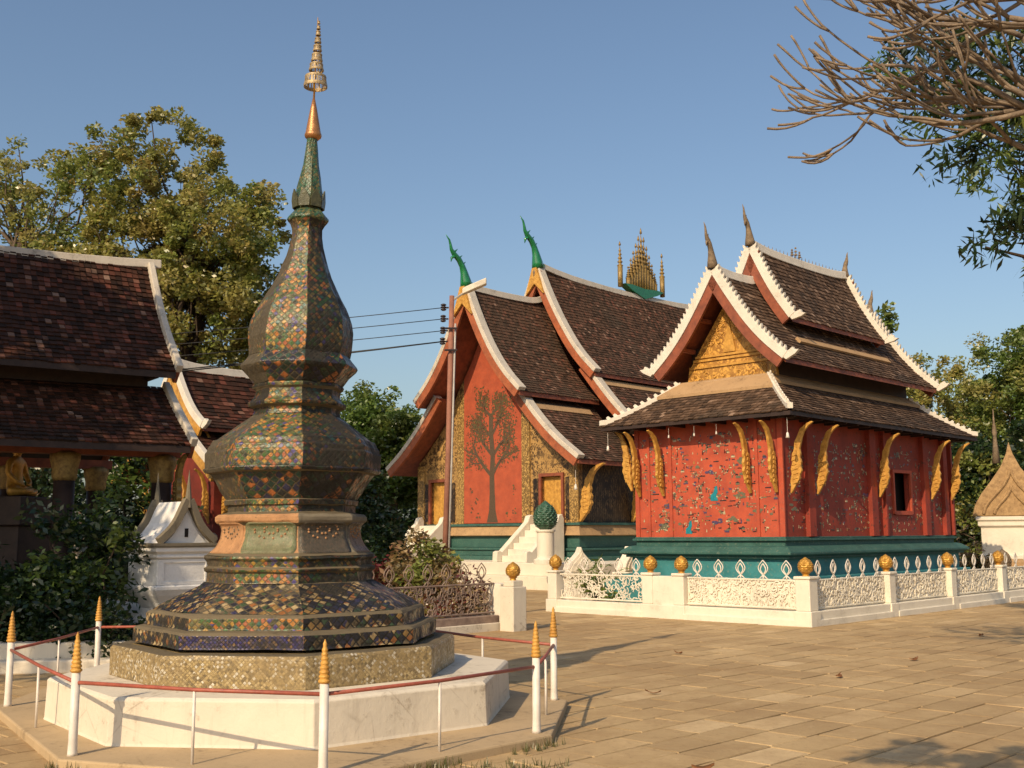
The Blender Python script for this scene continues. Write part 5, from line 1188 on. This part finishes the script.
# bare frangipani reaching in from the upper right: thick forking candelabra twigs
def frangipani():
    rd = random.Random(21); base = (6.7, 9.8, 0); o = thing('frangipani_tree', 'bare pale frangipani branches reaching in at the upper right', 'tree', base)
    m = MB(); tw = MB()
    m.tube([(0, 0, 0), (-.1, -.05, 1.0), (.0, .0, 2.0), (-.1, 0, 2.8)], [.24, .20, .18, .16], 12)
    def grow(p, d, L, r, lv, bias):
        q = p.copy(); dd = d / np.linalg.norm(d); n = 5; pts = [q.copy()]; rs_ = [r]
        for i in range(n):
            dd = dd + np.array([rd.gauss(0, .07), rd.gauss(0, .07), rd.gauss(.0, .08)]) + bias * .05 + np.array([0, 0, (.14, .07, .0, -.04, -.04)[lv]]); dd /= np.linalg.norm(dd)
            q = q + dd * L / n; pts.append(q.copy()); rs_.append(r * (1 - .16 * (i + 1) / n))
        if lv == 0: rs_[-1] = r * 1.0; rs_[-2] = r * 1.02
        tw.tube([tuple(x) for x in pts], rs_, 6)
        if lv == 0: return
        k = rd.choice([2, 2, 3, 3]) if lv == 1 else 2
        for jj in range(k):
            ax = np.array([rd.gauss(0, .6), rd.gauss(0, 1), rd.gauss(0, .75)]); ax -= dd * ax.dot(dd); ax /= np.linalg.norm(ax) + 1e-6
            grow(q, dd + ax * rd.uniform(.30, .58), L * rd.uniform(.68, .92), max(.0122, rs_[-1] * rd.uniform(.68, .80)), lv - 1, bias)
        if rd.random() < .55 and lv >= 2:
            ax = np.array([rd.gauss(-.2, .5), rd.gauss(0, 1), rd.gauss(.1, .7)]); grow(pts[3], dd + ax * .5, L * .7, max(.0122, rs_[3] * .6), lv - 2, bias)
    def W_(x, y, z): return np.array((x - base[0] + (.22 if z > 3 else 0), y - base[1], z + (.30 if z > 3 else 0)))
    start = W_(6.6, 9.8, 2.8)
    for (node, d, L, lv, r) in (
        ((5.45, 9.6, 4.95), (-1, .0, .30), .92, 4, .044), ((5.3, 9.9, 5.2), (-1, .15, .16), .90, 4, .042), 
        ((5.25, 9.6, 5.85), (-1, -.05, .14), .92, 4, .042), ((5.0, 9.3, 6.15), (-1, -.1, .12), .82, 4, .038),
        ((5.2, 10.0, 6.4), (-1, .1, .12), .84, 4, .038), ((5.1, 10.1, 4.75), (-.9, -.05, .45), .62, 3, .032), ((4.75, 9.5, 5.05), (-.8, .2, .6), .55, 3, .030), ((4.9, 9.9, 5.35), (-.9, -.2, .45), .60, 3, .030), ((4.8, 9.3, 5.7), (-.9, .1, .4), .58, 3, .030), ((4.7, 10.0, 6.0), (-.9, 0, .3), .55, 3, .028), ((5.0, 9.7, 5.2), (-1, .1, .1), .66, 3, .030),
        ((5.6, 10.1, 5.0), (-.8, -.05, .3), .70, 3, .034), ((5.6, 9.2, 5.6), (-.7, -.4, .3), .7, 3, .036),
        ((7.6, 9.9, 5.2), (.8, .1, .7), .9, 3, .05), ((7.0, 10.8, 5.4), (.2, .8, .6), .9, 3, .05), ((7.0, 8.8, 5.4), (.3, -.8, .6), .9, 3, .05), ((6.3, 9.8, 6.4), (-.3, 0, 1), .9, 3, .05)):
        e = W_(*node); mid = start + (e - start) * .5 + np.array([0, 0, .25]); dd = np.array(d, float)
        m.tube([tuple(start), tuple(start + (mid - start) * .5), tuple(mid), tuple(mid + (e - mid) * .55), tuple(e)], [.11, .095, .08, .07, r], 8)
        tw = MB(); grow(e, dd, L, r, lv, dd / np.linalg.norm(dd)); tw.obj('branch', M['bark_pale'], o, True)
    m.obj('trunk', M['bark_pale'], o, True)
    return o
frangipani()
# leafy tree behind it, long narrow drooping leaves
tree('mango_tree', 'dark tree with long drooping leaves behind the bare branches at the right edge', (9.2, 14.2, 0),
     [(7.0, 14.2, 7.9, 1.5, 1.3, .9), (6.5, 14.4, 6.9, .9, .9, .8), (7.1, 14, 5.6, .75, .6, .7), (7.0, 14, 4.9, .42, .4, .45), (5.4, 14.4, 7.75, .8, .8, .5), (6.3, 14.2, 7.3, .8, .8, .6), (6.5, 14, 5.8, .6, .5, .8), (9.4, 14, 7.2, 1.7, 1.7, 1.6)], 130, 80, .19, M['leaf_dark'], M['bark_dark'], .24, (.24, .45), None, 14, droop=.55, aspect=.22, second=(M['leaf_green'], .3))
# trees outside the picture on the sunny side: their shade falls on the hall and the paving
tree('shade_tree', 'large leafy tree standing left of the viewpoint that shades the hall', (-13.0, 6.5, 0),
     [(-10.2, 13.0, 9.2, 2.5, 2.3, 1.5), (-13.0, 12.0, 9.4, 3.0, 2.6, 1.8), (-12.2, 8.2, 8.4, 2.8, 2.6, 1.9), (-11.6, 5.4, 8.0, 2.3, 2.3, 1.7), (-15, 8, 8.5, 3, 3, 2)], 135, 105, .34, M['leaf_green'], None, .35, (.5, 1.0), None, 14)
tree('shade_tree', 'leafy tree behind the viewpoint whose shade touches the paving', (3.2, -4.2, 0),
     [(-.75, 1.95, 5.0, .45, .3, .3), (-.15, 2.25, 5.0, .5, .35, .3), (.35, 1.85, 5.05, .55, .4, .3), (-.2, 1.6, 4.9, .4, .3, .2), (1.3, .2, 5.6, .8, .7, .5), (2.2, -2.2, 6.2, 1.5, 1.4, 1.0), (3.4, -4, 6.2, 2.0, 1.8, 1.4)], 110, 60, .15, M['leaf_green'], None, .22, (.16, .34), None, 24)

# ================================================================== SMALL THINGS ON THE GROUND
def grass():
    V, F = [], []; b = 0; rd = random.Random(5); spots = []
    edge = [tuple(pc + (np.array(p) - pc) * 1.065) for p in POSTS]
    for i in (1, 2):
        a, c = np.array(edge[i]), np.array(edge[(i + 1) % 8])
        for k in range(120):
            f = rd.random(); 
            if math.sin(f * 11 + i * 2) + rd.uniform(-.6, .6) < .1: continue
            p = a + (c - a) * f; spots.append((p[0] + rd.gauss(0, .05), p[1] + rd.gauss(-.02, .06), .012))
    for k in range(60):
        spots.append((rd.gauss(-.1, .35), rd.gauss(7.75, .14), .012))
    for (x, y, z) in spots:
        for q in range(5):
            a = rd.uniform(0, 6.28); h = rd.uniform(.02, .07); w = .004; dx, dy = math.cos(a), math.sin(a); l = rd.uniform(.01, .04); x2, y2 = x + rd.gauss(0, .015), y + rd.gauss(0, .015)
            V += [(x2 - dy * w, y2 + dx * w, z - .01), (x2 + dy * w, y2 - dx * w, z - .01), (x2 + dx * l + dy * w * .3, y2 + dy * l - dx * w * .3, z + h), (x2 + dx * l - dy * w * .3, y2 + dy * l + dx * w * .3, z + h)]; F.append((b, b + 1, b + 2, b + 3)); b += 4
    return raw('grass', V, F, M['grass'])
prop(grass(), 'short grass tufts along the edge of the stupa pad', 'grass', kind='stuff')
m = MB(); m.loft([[(x, -w, .006 + z), (x, w, .006 + z + .012), (x, w * .9, .010 + z + .012), (x, -w * .9, .010 + z)] for x, w, z in ((-.07, .004, .02), (-.03, .03, .004), (.01, .036, .0), (.05, .022, .012), (.085, .003, .03))])
lf = m.obj('dry_leaf', M['dryleaf'], None, True); lf.location = (1.27, 7.72, .014); prop(lf, 'curled brown leaf lying on the paving near the bottom edge', 'leaf', 'dry leaves on the paving')
for (x, y, a) in ((3.6, 12.5, 1), (2.2, 15.0, 2.2), (5.0, 14.1, .5), (1.4, 11.3, 3), (7.2, 17.3, 4), (6.1, 11.0, 5)):
    c = dup(lf, (x, y, .014), a, 'tiny dry leaf lying on the open paving')
